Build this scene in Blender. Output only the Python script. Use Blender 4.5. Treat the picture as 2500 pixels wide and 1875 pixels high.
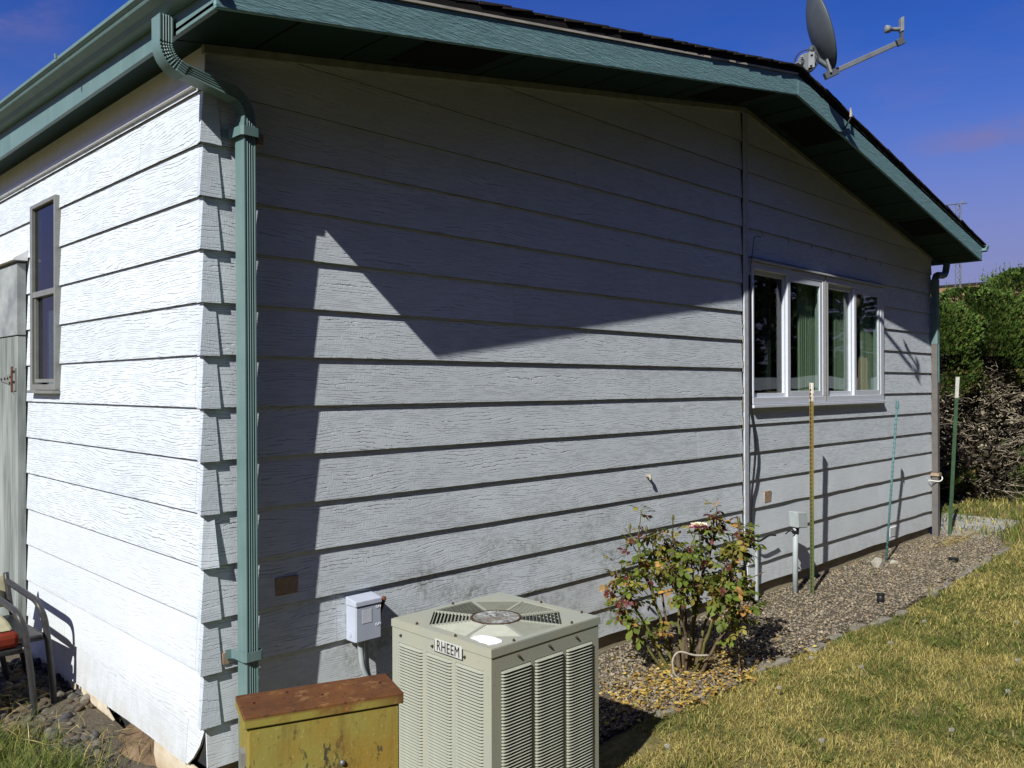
import bpy, bmesh, math, random
import numpy as np
from mathutils import Vector, Matrix, noise as mnoise

random.seed(7); RNG = np.random.default_rng(11)
scene = bpy.context.scene
COL = scene.collection
for o in list(bpy.data.objects):
    bpy.data.objects.remove(o)

# ------------------------------------------------------------ camera, light
cam_d = bpy.data.cameras.new('camera'); cam = bpy.data.objects.new('camera', cam_d); COL.objects.link(cam)
cam_d.sensor_width = 36.0; cam_d.sensor_fit = 'HORIZONTAL'
cam_d.lens = 36.0 * 2058.68 / 2500.0
cam_d.clip_start = 0.05; cam_d.clip_end = 2000
RIGHT = Vector((0.707264094, -0.706944744, -0.002574958))
UP = Vector((0.000202399, -0.003439864, 0.999994063))
FWD = Vector((0.706949404, 0.707260417, 0.002289807))
mw = Matrix((RIGHT, UP, -FWD)).transposed().to_4x4()
mw.translation = Vector((-1.45246, -3.13191, -0.12443))
cam.matrix_world = mw
scene.camera = cam

SUN = Vector((3.2, 1.0, -2.8)).normalized()          # direction the light travels
SUN_EL = math.asin(-SUN.z); SUN_AZ = math.atan2(-SUN.x, -SUN.y)
world = bpy.data.worlds.new('World'); scene.world = world; world.use_nodes = True
wn, wl = world.node_tree.nodes, world.node_tree.links
wn.clear()
def N(t, nodes, **kw):
    n = nodes.new(t)
    for k, v in kw.items(): setattr(n, k, v)
    return n
sky = N('ShaderNodeTexSky', wn, sky_type='NISHITA', sun_disc=False)
sky.sun_elevation = SUN_EL; sky.sun_rotation = SUN_AZ % (2*math.pi)
sky.air_density = 1.0; sky.dust_density = 0.2; sky.ozone_density = 5.0; sky.altitude = 100
hs = N('ShaderNodeHueSaturation', wn); hs.inputs['Saturation'].default_value = 1.3; hs.inputs['Value'].default_value = 1.0
hs.inputs['Hue'].default_value = 0.527
wl.new(sky.outputs[0], hs.inputs['Color'])
tc = N('ShaderNodeTexCoord', wn)
mp = N('ShaderNodeMapping', wn); mp.inputs['Scale'].default_value = (2.2, 2.2, 9.0); mp.inputs['Location'].default_value = (0.3, 1.7, 0.55)
wl.new(tc.outputs['Generated'], mp.inputs[0])
cn = N('ShaderNodeTexNoise', wn); cn.inputs['Scale'].default_value = 1.6; cn.inputs['Detail'].default_value = 6; cn.inputs['Roughness'].default_value = 0.6
wl.new(mp.outputs[0], cn.inputs['Vector'])
cr = N('ShaderNodeMapRange', wn); cr.inputs[1].default_value = 0.40; cr.inputs[2].default_value = 0.75; cr.inputs[3].default_value = 0.0; cr.inputs[4].default_value = 0.95
wl.new(cn.outputs[0], cr.inputs[0])
sx = N('ShaderNodeSeparateXYZ', wn); wl.new(tc.outputs['Generated'], sx.inputs[0])
el = N('ShaderNodeMapRange', wn, interpolation_type='SMOOTHSTEP'); el.inputs[1].default_value = 0.42; el.inputs[2].default_value = 0.08; el.inputs[3].default_value = 0.10; el.inputs[4].default_value = 1.0
wl.new(sx.outputs[2], el.inputs[0])
hzr = N('ShaderNodeMapRange', wn, interpolation_type='SMOOTHSTEP'); hzr.inputs[1].default_value = 0.36; hzr.inputs[2].default_value = 0.05; hzr.inputs[3].default_value = 0.0; hzr.inputs[4].default_value = 0.85
wl.new(sx.outputs[2], hzr.inputs[0])
c0 = N('ShaderNodeMath', wn, operation='MULTIPLY'); wl.new(cr.outputs[0], c0.inputs[0]); wl.new(el.outputs[0], c0.inputs[1])
cm = N('ShaderNodeMath', wn, operation='MAXIMUM'); wl.new(c0.outputs[0], cm.inputs[0]); wl.new(hzr.outputs[0], cm.inputs[1])
def cloud(c, sc, lo, hi, amt, prev):
    v1 = N('ShaderNodeVectorMath', wn, operation='SUBTRACT'); wl.new(tc.outputs['Generated'], v1.inputs[0]); v1.inputs[1].default_value = c
    v2 = N('ShaderNodeVectorMath', wn, operation='MULTIPLY'); wl.new(v1.outputs[0], v2.inputs[0]); v2.inputs[1].default_value = sc
    v3 = N('ShaderNodeVectorMath', wn, operation='LENGTH'); wl.new(v2.outputs[0], v3.inputs[0])
    r1 = N('ShaderNodeMapRange', wn, interpolation_type='SMOOTHSTEP'); r1.inputs[1].default_value = 1.0; r1.inputs[2].default_value = 0.0; r1.inputs[3].default_value = 0.0; r1.inputs[4].default_value = 1.0; wl.new(v3.outputs['Value'], r1.inputs[0])
    r2 = N('ShaderNodeMapRange', wn, interpolation_type='SMOOTHSTEP'); r2.inputs[1].default_value = lo; r2.inputs[2].default_value = hi; r2.inputs[3].default_value = 0.0; r2.inputs[4].default_value = amt; wl.new(cn2.outputs[0], r2.inputs[0])
    m1 = N('ShaderNodeMath', wn, operation='MULTIPLY'); wl.new(r1.outputs[0], m1.inputs[0]); wl.new(r2.outputs[0], m1.inputs[1])
    m2 = N('ShaderNodeMath', wn, operation='MAXIMUM'); wl.new(prev.outputs[0], m2.inputs[0]); wl.new(m1.outputs[0], m2.inputs[1]); return m2
mp2 = N('ShaderNodeMapping', wn); mp2.inputs['Scale'].default_value = (6, 6, 17); wl.new(tc.outputs['Generated'], mp2.inputs[0])
cn2 = N('ShaderNodeTexNoise', wn); cn2.inputs['Scale'].default_value = 1.0; cn2.inputs['Detail'].default_value = 7; cn2.inputs['Roughness'].default_value = 0.6; wl.new(mp2.outputs[0], cn2.inputs['Vector'])
cm = cloud((0.94, 0.235, 0.245), (5.5, 5.5, 26), .30, .62, .75, cm); cm = cloud((0.953, 0.24, 0.15), (3.2, 3.2, 10), .30, .60, .75, cm); cm = cloud((0.215, 0.905, 0.365), (9, 9, 16), .35, .60, .55, cm)
mx = N('ShaderNodeMix', wn, data_type='RGBA')
wl.new(cm.outputs[0], mx.inputs[0]); wl.new(hs.outputs[0], mx.inputs[6]); mx.inputs[7].default_value = (2.1, 1.75, 3.5, 1)
bg = N('ShaderNodeBackground', wn); bg.inputs['Strength'].default_value = 0.085
wl.new(mx.outputs[2], bg.inputs[0])
wo = N('ShaderNodeOutputWorld', wn); wl.new(bg.outputs[0], wo.inputs[0])

sl = bpy.data.lights.new('sun', 'SUN'); sl.energy = 5.0; sl.angle = math.radians(0.5); sl.color = (1.0, 1.0, 0.955)
so = bpy.data.objects.new('sun', sl); COL.objects.link(so); so.location = (-6, -2, 6)
so.rotation_mode = 'QUATERNION'; so.rotation_quaternion = SUN.to_track_quat('-Z', 'Y')

vs = scene.view_settings
vs.view_transform = 'Standard'; vs.look = 'None'; vs.exposure = 0.35; vs.gamma = 1.0; vs.use_curve_mapping = False
scene.cycles.use_denoising = True
scene.cycles.max_bounces = 6
scene.cycles.transparent_max_bounces = 12

# ------------------------------------------------------------ materials
MATS = {}
class NT:
    """small helper round a material's node tree"""
    def __init__(s, name, rough=0.6, spec=0.3, metal=0.0):
        s.m = bpy.data.materials.new(name); s.m.use_nodes = True
        s.n = s.m.node_tree.nodes; s.l = s.m.node_tree.links
        s.b = s.n['Principled BSDF']; s.out = s.n['Material Output']
        s.b.inputs['Roughness'].default_value = rough; s.b.inputs['Specular IOR Level'].default_value = spec
        s.b.inputs['Metallic'].default_value = metal
        MATS[name] = s.m
        s.tc = s.n.new('ShaderNodeTexCoord')
    def link(s, a, b): s.l.new(a, b)
    def coords(s, scale=(1,1,1), loc=(0,0,0), src=None):
        n = s.n.new('ShaderNodeMapping'); n.inputs['Scale'].default_value = scale; n.inputs['Location'].default_value = loc
        s.l.new(src or s.tc.outputs['Object'], n.inputs[0]); return n.outputs[0]
    def noise(s, vec, scale=5, detail=4, rough=0.55, dist=0):
        n = s.n.new('ShaderNodeTexNoise'); n.inputs['Scale'].default_value = scale; n.inputs['Detail'].default_value = detail
        n.inputs['Roughness'].default_value = rough; n.inputs['Distortion'].default_value = dist
        s.l.new(vec, n.inputs['Vector']); return n.outputs[0]
    def vor(s, vec, scale=5, feature='F1', out=0):
        n = s.n.new('ShaderNodeTexVoronoi'); n.feature = feature; n.inputs['Scale'].default_value = scale
        s.l.new(vec, n.inputs['Vector']); return n.outputs[out]
    def math(s, op, a, b=None, c=None, clamp=False):
        n = s.n.new('ShaderNodeMath'); n.operation = op; n.use_clamp = clamp
        for i, v in enumerate((a, b, c)):
            if v is None: continue
            if isinstance(v, (int, float)): n.inputs[i].default_value = v
            else: s.l.new(v, n.inputs[i])
        return n.outputs[0]
    def rng(s, v, a, b, c=0.0, d=1.0, smooth=False):
        n = s.n.new('ShaderNodeMapRange')
        if smooth: n.interpolation_type = 'SMOOTHSTEP'
        for i, x in enumerate((a, b, c, d)): n.inputs[i+1].default_value = x
        s.l.new(v, n.inputs[0]); return n.outputs[0]
    def mix(s, f, a, b, blend='MIX'):
        n = s.n.new('ShaderNodeMix'); n.data_type = 'RGBA'; n.blend_type = blend
        if isinstance(f, (int, float)): n.inputs[0].default_value = f
        else: s.l.new(f, n.inputs[0])
        for i, v in ((6, a), (7, b)):
            if isinstance(v, tuple): n.inputs[i].default_value = (*v, 1) if len(v) == 3 else v
            else: s.l.new(v, n.inputs[i])
        return n.outputs[2]
    def col(s, v):
        if isinstance(v, tuple): s.b.inputs['Base Color'].default_value = (*v, 1)
        else: s.l.new(v, s.b.inputs['Base Color'])
    def bump(s, h, strength=0.5, dist=0.01):
        n = s.n.new('ShaderNodeBump'); n.inputs['Strength'].default_value = strength; n.inputs['Distance'].default_value = dist
        s.l.new(h, n.inputs['Height']); s.l.new(n.outputs[0], s.b.inputs['Normal']); return n
    def xyz(s, v=None):
        n = s.n.new('ShaderNodeSeparateXYZ'); s.l.new(v or s.tc.outputs['Object'], n.inputs[0]); return n.outputs
    def comb(s, x, y, z):
        n = s.n.new('ShaderNodeCombineXYZ')
        for i, v in enumerate((x, y, z)):
            if isinstance(v, (int, float)): n.inputs[i].default_value = v
            else: s.l.new(v, n.inputs[i])
        return n.outputs[0]

def plain(name, c, rough=0.6, spec=0.3, metal=0.0, var=0.18, scale=14, bump=0.0, bd=0.002):
    t = NT(name, rough, spec, metal)
    n = t.noise(t.coords(), scale, 5)
    f = t.rng(n, 0.3, 0.7, 1-var, 1+var)
    cc = t.n.new('ShaderNodeVectorMath'); cc.operation = 'SCALE'; cc.inputs[0].default_value = c
    t.link(f, cc.inputs['Scale']); t.link(cc.outputs[0], t.b.inputs['Base Color'])
    if bump: t.bump(t.noise(t.coords(), scale*6, 4), bump, bd)
    return t

def siding(name, base, strength=0.8, dirt=True, linew=(0.30, 0.52), dark=0.68):
    """painted hardboard with an embossed wood grain"""
    t = NT(name, 0.55, 0.3)
    x, y, z = t.xyz()
    oi = t.n.new('ShaderNodeObjectInfo')
    rnd = t.math('MULTIPLY', oi.outputs['Random'], 37.0)
    u = t.math('ADD', t.math('ADD', x, y), rnd)
    v = t.math('ADD', z, rnd)
    big = t.noise(t.comb(t.math('MULTIPLY', u, 1.9), t.math('MULTIPLY', v, 7.5), 0.0), 1.0, 1.5, 0.45)
    fine = t.noise(t.comb(t.math('MULTIPLY', u, 34.0), t.math('MULTIPLY', v, 60.0), 3.0), 1.0, 2.0)
    h = t.math('ADD', t.math('MULTIPLY', v, 90.0), t.math('MULTIPLY', big, 9.0))
    h = t.math('ADD', h, t.math('MULTIPLY', fine, 0.85))
    fr = t.math('FRACT', h)
    d = t.math('ABSOLUTE', t.math('SUBTRACT', fr, 0.5))
    line = t.rng(d, 0.03, 0.15, 1.0, 0.0, True)
    gap = t.noise(t.comb(t.math('MULTIPLY', u, 9.0), t.math('MULTIPLY', v, 55.0), 8.0), 1.0, 2.0)
    line = t.math('MULTIPLY', line, t.rng(gap, 0.42, 0.56, 0.0, 1.0))
    tick = t.noise(t.comb(t.math('MULTIPLY', u, 170.0), t.math('MULTIPLY', v, 45.0), 5.0), 1.0, 2.0)
    line = t.math('MULTIPLY', line, t.rng(t.noise(t.comb(t.math('MULTIPLY', u, 3.0), t.math('MULTIPLY', v, 14.0), 2.0), 1.0, 3.0), 0.32, 0.6, 0.35, 1.0))
    cloud = t.math('ADD', t.math('MULTIPLY', t.noise(t.coords(), 2.2, 4), 0.7), t.math('MULTIPLY', oi.outputs['Random'], 0.3))
    c = t.mix(t.rng(cloud, 0.3, 0.75), tuple(k*0.92 for k in base), tuple(min(k*1.05, .86) for k in base))
    if dirt:
        d1 = t.noise(t.coords((1.3, 1.3, 2.4)), 2.4, 6, 0.65)
        d2 = t.noise(t.coords(), 38, 4, 0.7)
        low = t.rng(z, -0.6, -1.15)
        midx = t.math('MULTIPLY', t.rng(x, 0.2, 0.9), t.rng(x, 3.9, 3.0))
        st = t.math('MULTIPLY', t.math('MULTIPLY', t.rng(d1, 0.42, 0.64), t.rng(d2, 0.36, 0.62)), t.math('MULTIPLY', low, midx))
        c = t.mix(t.math('MULTIPLY', st, 0.85), c, (0.17, 0.18, 0.13))
        sp = t.math('MULTIPLY', t.rng(z, -1.32, -1.62), t.rng(t.noise(t.coords((6, 6, 3)), 3.0, 5, 0.7), 0.35, 0.65))
        c = t.mix(t.math('MULTIPLY', sp, 0.35), c, (0.33, 0.29, 0.20))
        ed = t.rng(t.math('FRACT', t.math('DIVIDE', t.math('ADD', z, 20.5), 0.205)), 0.10, 0.0)
        c = t.mix(t.math('MULTIPLY', t.math('MULTIPLY', ed, t.rng(t.noise(t.coords((3, 3, 1)), 4.0, 4, 0.65), 0.45, 0.7)), 0.45), c, (0.36, 0.35, 0.29))
        left = t.math('MULTIPLY', t.rng(x, 0.02, -0.005), t.rng(z, -1.15, -1.6))
        c = t.mix(t.math('MULTIPLY', t.math('MULTIPLY', left, t.rng(d1, 0.35, 0.7)), 0.4), c, (0.42, 0.36, 0.24))
    c = t.mix(t.math('MULTIPLY', line, dark), c, tuple(k*0.42 for k in base))
    t.col(c)
    hh = t.math('ADD', t.math('MULTIPLY', line, -1.0), t.math('MULTIPLY', tick, 0.31))
    t.bump(hh, strength, 0.004)
    return t.m
siding('siding_paint', (0.62, 0.66, 0.695))
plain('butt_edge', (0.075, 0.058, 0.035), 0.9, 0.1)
siding('siding_paint_smooth', (0.635, 0.665, 0.69), 0.4, True, dark=0.3)
siding('cap_paint', (0.57, 0.615, 0.66), 0.7, False, dark=0.35)
plain('white_trim', (0.70, 0.70, 0.70), 0.5, 0.3, var=0.06, bump=0.15)
plain('vinyl_white', (0.56, 0.58, 0.63), 0.35, 0.4, var=0.04)
plain('weathered_trim', (0.46, 0.48, 0.52), 0.6, 0.3, var=0.12, scale=30, bump=0.3)
plain('aluminium_frame', (0.25, 0.25, 0.225), 0.4, 0.5, metal=0.3, var=0.12)
plain('bare_wood', (0.33, 0.24, 0.16), 0.8, 0.1, var=0.3, scale=40)
plain('old_filler', (0.25, 0.21, 0.14), 0.9, 0.1, var=0.4, scale=60, bump=0.5)
plain('dark_gap', (0.03, 0.03, 0.03), 0.9, 0.1)
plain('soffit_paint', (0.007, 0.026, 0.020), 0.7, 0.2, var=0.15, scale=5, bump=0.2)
plain('vent_screen', (0.012, 0.013, 0.013), 0.9, 0.05)
plain('wood_frieze', (0.30, 0.30, 0.25), 0.7, 0.2)
plain('primer_brown', (0.12, 0.108, 0.10), 0.6, 0.3, var=0.12)
plain('teal_chip', (0.15, 0.30, 0.31), 0.5, 0.3)
plain('drip_edge', (0.45, 0.40, 0.34), 0.6, 0.3, var=0.25, scale=9)
plain('deck_edge', (0.02, 0.018, 0.016), 0.9, 0.1)
plain('metal_grey', (0.20, 0.21, 0.225), 0.45, 0.5, metal=0.5)
plain('metal_light', (0.20, 0.21, 0.215), 0.6, 0.3)
plain('dish_grey', (0.065, 0.075, 0.082), 0.5, 0.4, var=0.08)
plain('black_rubber', (0.012, 0.012, 0.013), 0.5, 0.3)
plain('ebox_grey', (0.42, 0.45, 0.53), 0.42, 0.4, var=0.05)
plain('ebox_label', (0.60, 0.62, 0.68), 0.6, 0.3, var=0.05)
plain('conduit_grey', (0.33, 0.36, 0.36), 0.5, 0.3, var=0.1)
plain('rust', (0.13, 0.052, 0.026), 0.85, 0.1, var=0.35, scale=25, bump=0.3)
plain('ac_slat', (0.31, 0.315, 0.25), 0.5, 0.35, var=0.1, scale=20)
plain('rust_dark', (0.06, 0.035, 0.022), 0.8, 0.15)
plain('ac_dark', (0.02, 0.02, 0.018), 0.8, 0.1)
plain('badge_black', (0.02, 0.02, 0.022), 0.5, 0.3)
plain('badge_silver', (0.60, 0.60, 0.55), 0.4, 0.4, metal=0.3)
plain('sticker_white', (0.80, 0.80, 0.84), 0.5, 0.3, var=0.03)
plain('concrete', (0.30, 0.29, 0.26), 0.9, 0.1, var=0.25, scale=12, bump=0.4, bd=0.004)
plain('edge_stone', (0.20, 0.18, 0.145), 0.9, 0.1, var=0.3, scale=14, bump=0.5, bd=0.005)
plain('white_rock', (0.30, 0.28, 0.23), 0.85, 0.1, var=0.15, scale=20, bump=0.4, bd=0.005)
plain('dirt', (0.17, 0.115, 0.07), 0.95, 0.05, var=0.5, scale=14, bump=0.8, bd=0.02)
plain('cane_green', (0.105, 0.10, 0.028), 0.6, 0.25, var=0.35, scale=30)
plain('cane_brown', (0.11, 0.078, 0.048), 0.8, 0.15, var=0.4, scale=40, bump=0.4)
plain('rope', (0.34, 0.30, 0.24), 0.9, 0.1, var=0.3, scale=120, bump=0.5)
plain('post_green', (0.045, 0.085, 0.045), 0.5, 0.3, var=0.2)
plain('post_white', (0.46, 0.46, 0.40), 0.6, 0.3, var=0.25, scale=50)
plain('stake_teal', (0.075, 0.16, 0.165), 0.5, 0.35, var=0.15)
plain('chair_metal', (0.035, 0.033, 0.032), 0.45, 0.4, var=0.3, scale=40)
plain('cushion_red', (0.15, 0.024, 0.012), 0.85, 0.1, var=0.2)
plain('sling_beige', (0.36, 0.33, 0.21), 0.85, 0.1, var=0.15)
plain('trunk_bark', (0.20, 0.155, 0.11), 0.9, 0.1, var=0.4, scale=30, bump=0.6, bd=0.01)
plain('twig_grey', (0.24, 0.20, 0.145), 0.9, 0.1, var=0.35, scale=20)
plain('dark_interior', (0.10, 0.10, 0.09), 0.9, 0.1)
plain('shade_grey', (0.60, 0.60, 0.58), 0.7, 0.2, var=0.05)
plain('puff', (0.36, 0.34, 0.28), 0.9, 0.1)
plain('flower_white', (0.75, 0.75, 0.68), 0.8, 0.1)
plain('dry_stem', (0.22, 0.20, 0.09), 0.9, 0.1)
plain('sapwood', (0.33, 0.30, 0.26), 0.8, 0.1)

def vcol(name, rough=0.8, spec=0.15, trans=0.0, var=0.15, bump=0.0):
    t = NT(name, rough, spec)
    a = t.n.new('ShaderNodeAttribute'); a.attribute_name = 'tint'
    n = t.noise(t.coords(), 40, 3)
    c = t.mix(1.0, a.outputs['Color'], t.mix(n, (1-var,)*3, (1+var,)*3), 'MULTIPLY')
    t.col(c)
    if bump: t.bump(n, bump, 0.004)
    if trans:
        tb = t.n.new('ShaderNodeBsdfTranslucent'); t.link(c, tb.inputs[0])
        ms = t.n.new('ShaderNodeMixShader'); ms.inputs[0].default_value = trans
        t.link(t.b.outputs[0], ms.inputs[1]); t.link(tb.outputs[0], ms.inputs[2]); t.link(ms.outputs[0], t.out.inputs[0])
    return t.m
vcol('grass_blade', 0.75, 0.15, 0.25)
vcol('leaf_mix', 0.6, 0.25, 0.25)
vcol('stone_mix', 0.85, 0.2, 0.0, 0.3, 0.4)

def leafmat(name, c):
    t = NT(name, 0.5, 0.3)
    oi = t.n.new('ShaderNodeObjectInfo')
    cc = t.mix(oi.outputs['Random'], tuple(k*0.65 for k in c), tuple(k*1.35 for k in c)); t.col(cc)
    tb = t.n.new('ShaderNodeBsdfTranslucent'); t.link(cc, tb.inputs[0])
    ms = t.n.new('ShaderNodeMixShader'); ms.inputs[0].default_value = 0.28
    t.link(t.b.outputs[0], ms.inputs[1]); t.link(tb.outputs[0], ms.inputs[2]); t.link(ms.outputs[0], t.out.inputs[0])
leafmat('rose_green', (0.12, 0.145, 0.025)); leafmat('rose_olive', (0.22, 0.19, 0.03)); leafmat('rose_red', (0.10, 0.022, 0.02)); leafmat('rose_tan', (0.30, 0.17, 0.055))
plain('petal_pink', (0.75, 0.36, 0.46), 0.6, 0.2, var=0.3); plain('petal_cream', (0.80, 0.72, 0.50), 0.6, 0.2, var=0.1)

t = NT('gutter_paint', 0.5, 0.35)
a1 = t.noise(t.coords((22, 22, 1.1)), 1.0, 4, 0.6); a2 = t.noise(t.coords(), 5, 5, 0.6); a3 = t.noise(t.coords(), 70, 4, 0.7)
c = t.mix(t.rng(a2, 0.3, 0.7), (0.105, 0.172, 0.166), (0.135, 0.208, 0.20)); c = t.mix(t.math('MULTIPLY', t.rng(a1, 0.52, 0.72), 0.45), c, (0.19, 0.25, 0.24))
c = t.mix(t.math('MULTIPLY', t.rng(a3, 0.64, 0.74), 0.5), c, (0.07, 0.085, 0.075)); t.col(c); t.bump(a2, 0.1, 0.01)
# rough sawn painted fascia
t = NT('fascia_paint', 0.7, 0.2)
n1 = t.noise(t.coords((9, 18, 105)), 1.0, 5, 0.65); n2 = t.noise(t.coords((30, 60, 190)), 1.0, 3)
pl = t.noise(t.coords(), 26, 5, 0.7)
c = t.mix(t.rng(n1, 0.35, 0.7), (0.135, 0.25, 0.26), (0.20, 0.335, 0.345))
c = t.mix(t.rng(pl, 0.70, 0.74), c, (0.10, 0.13, 0.13)); t.col(c)
t.bump(t.math('ADD', n1, t.math('MULTIPLY', n2, 0.5)), 0.7, 0.008)

# shingles
t = NT('shingle', 0.95, 0.1)
n = t.noise(t.coords(), 160, 3); t.col(t.mix(n, (0.02, 0.018, 0.017), (0.075, 0.065, 0.06))); t.bump(n, 0.5, 0.003)

# glass : thin pane, reflection by angle, the rest passes through
def glass(name, tint, wob=0.0, ws=3.0):
    t = NT(name)
    tr = t.n.new('ShaderNodeBsdfTransparent'); tr.inputs[0].default_value = (*tint, 1)
    gl = t.n.new('ShaderNodeBsdfGlossy'); gl.inputs['Roughness'].default_value = 0.015
    fr = t.n.new('ShaderNodeLayerWeight'); fr.inputs[0].default_value = 0.5
    ms = t.n.new('ShaderNodeMixShader'); t.link(t.math('MULTIPLY_ADD', t.math('POWER', fr.outputs[1], 4.5), 0.95, 0.05, clamp=True), ms.inputs[0]); t.link(tr.outputs[0], ms.inputs[1]); t.link(gl.outputs[0], ms.inputs[2])
    t.link(ms.outputs[0], t.out.inputs[0])
    if wob:
        bn = t.n.new('ShaderNodeBump'); bn.inputs['Strength'].default_value = wob; bn.inputs['Distance'].default_value = 0.01
        x, y, z = t.xyz()
        w = t.noise(t.coords(), ws, 1, 0.3)
        t.link(w, bn.inputs['Height']); t.link(bn.outputs[0], gl.inputs['Normal'])
glass('window_glass', (0.80, 0.87, 0.82), 0.35, 1.7); glass('screen_glass', (0.52, 0.56, 0.56), 0.2, 1.5); glass('side_glass', (0.5, 0.55, 0.6), 0.03)
t = NT('curtain', 0.9, 0.1); x, y, z = t.xyz()
t.col((0.68, 0.73, 0.58))
tb = t.n.new('ShaderNodeBsdfTranslucent'); tb.inputs[0].default_value = (0.68, 0.73, 0.58, 1)
ms = t.n.new('ShaderNodeMixShader'); ms.inputs[0].default_value = 0.3
t.link(t.b.outputs[0], ms.inputs[1]); t.link(tb.outputs[0], ms.inputs[2]); t.link(ms.outputs[0], t.out.inputs[0])

# weathered grey wood of the door
t = NT('grey_wood', 0.85, 0.1)
w = t.noise(t.coords((60, 60, 3.0)), 1.0, 5, 0.6, 0.4); k = t.noise(t.coords((7, 7, 1.4)), 1.0, 4)
c = t.mix(t.rng(w, 0.3, 0.72), (0.10, 0.11, 0.10), (0.27, 0.29, 0.265)); c = t.mix(t.rng(k, 0.45, 0.75), c, (0.33, 0.35, 0.32)); t.col(c)
t.bump(w, 0.5, 0.004)
t = NT('grey_sheet', 0.5, 0.35)
k = t.noise(t.coords((3, 3, 5)), 1.4, 4); t.col(t.mix(t.rng(k, 0.35, 0.65), (0.20, 0.21, 0.21), (0.36, 0.38, 0.35)))

# yellow utility cabinet paint, rust spots
t = NT('cabinet_yellow', 0.6, 0.3)
a1 = t.noise(t.coords(), 5, 5, 0.6); a2 = t.noise(t.coords((1, 1, 0.5)), 60, 5, 0.7); a3 = t.noise(t.coords((1, 1, 0.45)), 24, 5, 0.7); bl = t.noise(t.coords(), 110, 3)
x, y, z = t.xyz()
c = t.mix(t.rng(a1, 0.35, 0.65), (0.25, 0.225, 0.055), (0.27, 0.165, 0.028))
c = t.mix(t.math('MULTIPLY', t.rng(a2, 0.60, 0.68), 0.8), c, (0.10, 0.065, 0.02))
c = t.mix(t.math('MULTIPLY', t.rng(bl, 0.62, 0.70), 0.5), c, (0.42, 0.34, 0.12))
mid = t.math('MULTIPLY', t.rng(t.math('ABSOLUTE', t.math('ADD', x, 0.33)), 0.10, 0.02), t.rng(t.math('ABSOLUTE', t.math('ADD', z, 1.03)), 0.11, 0.04))
c = t.mix(t.math('MULTIPLY', t.rng(a3, 0.53, 0.57), mid), c, (0.045, 0.05, 0.03))
c = t.mix(t.math('MULTIPLY', t.rng(a3, 0.66, 0.68), 0.8), c, (0.05, 0.045, 0.03))
dr = t.noise(t.coords((26, 26, 2.2)), 1.0, 4, 0.65)
c = t.mix(t.math('MULTIPLY', t.math('MULTIPLY', t.rng(dr, 0.52, 0.70), t.rng(z, -1.15, -0.93)), 0.6), c, (0.13, 0.07, 0.02))
c = t.mix(t.math('MULTIPLY', t.rng(t.noise(t.coords(), 9, 6, 0.7), 0.55, 0.66), 0.5), c, (0.20, 0.10, 0.025)); t.col(c)
t.bump(t.math('ADD', a2, bl), 0.25, 0.002)
t = NT('cabinet_top', 0.8, 0.15)
a1 = t.noise(t.coords(), 7, 6, 0.65); a2 = t.noise(t.coords(), 60, 4); x, y, z = t.xyz()
c = t.mix(t.rng(a1, 0.35, 0.7), (0.085, 0.035, 0.016), (0.165, 0.068, 0.022)); c = t.mix(t.rng(a2, 0.58, 0.68), c, (0.06, 0.03, 0.018)); c = t.mix(t.math('MULTIPLY', t.rng(t.noise(t.coords(), 22, 5, 0.7), 0.58, 0.66), 0.6), c, (0.24, 0.13, 0.05))
c = t.mix(t.math('MULTIPLY', t.rng(a1, 0.66, 0.72), 0.7), c, (0.40, 0.22, 0.05))
edge = t.rng(z, -.904, -.912); c = t.mix(t.math('MULTIPLY', t.math('MULTIPLY', edge, t.rng(a1, 0.68, 0.52)), t.rng(x, -.13, -.22)), c, (0.25, 0.205, 0.045)); t.col(c); t.bump(a2, 0.25, 0.002)

# condenser paint, beige dirt
t = NT('ac_paint', 0.5, 0.35)
a1 = t.noise(t.coords(), 3.0, 6, 0.6); a2 = t.noise(t.coords(), 90, 3); a3 = t.noise(t.coords(), 45, 4, 0.7)
c = t.mix(t.rng(a1, 0.35, 0.7), (0.30, 0.315, 0.265), (0.345, 0.335, 0.25)); c = t.mix(t.rng(a2, 0.66, 0.74), c, (0.30, 0.22, 0.13))
c = t.mix(t.math('MULTIPLY', t.rng(a3, 0.6, 0.72), 0.35), c, (0.25, 0.2, 0.12)); t.col(c)
t = NT('ac_hub', 0.5, 0.3, 0.4)
a1 = t.noise(t.coords((2.0, 1.2, 1)), 30, 6, 0.75, 1.0); c = t.mix(t.rng(a1, 0.42, 0.6), (0.13, 0.12, 0.10), (0.62, 0.62, 0.58))
c = t.mix(t.rng(t.noise(t.coords(), 12, 3), 0.55, 0.7), c, (0.24, 0.20, 0.15)); t.col(c)
# fence post rust
t = NT('post_olive', 0.6, 0.25)
x, y, z = t.xyz(); a1 = t.noise(t.coords((1, 1, .4)), 40, 5, 0.7)
c = t.mix(t.rng(t.math('ADD', z, t.math('MULTIPLY', a1, 0.5)), -0.5, -1.1), (0.19, 0.155, 0.045), (0.095, 0.12, 0.045))
c = t.mix(t.math('MULTIPLY', t.rng(a1, 0.5, 0.62), t.rng(z, -0.9, -0.3)), c, (0.26, 0.10, 0.04))
c = t.mix(t.math('MULTIPLY', t.rng(z, -0.255, -0.235), t.rng(a1, 0.57, 0.5)), c, (0.62, 0.58, 0.50))
t.col(c)

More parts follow.
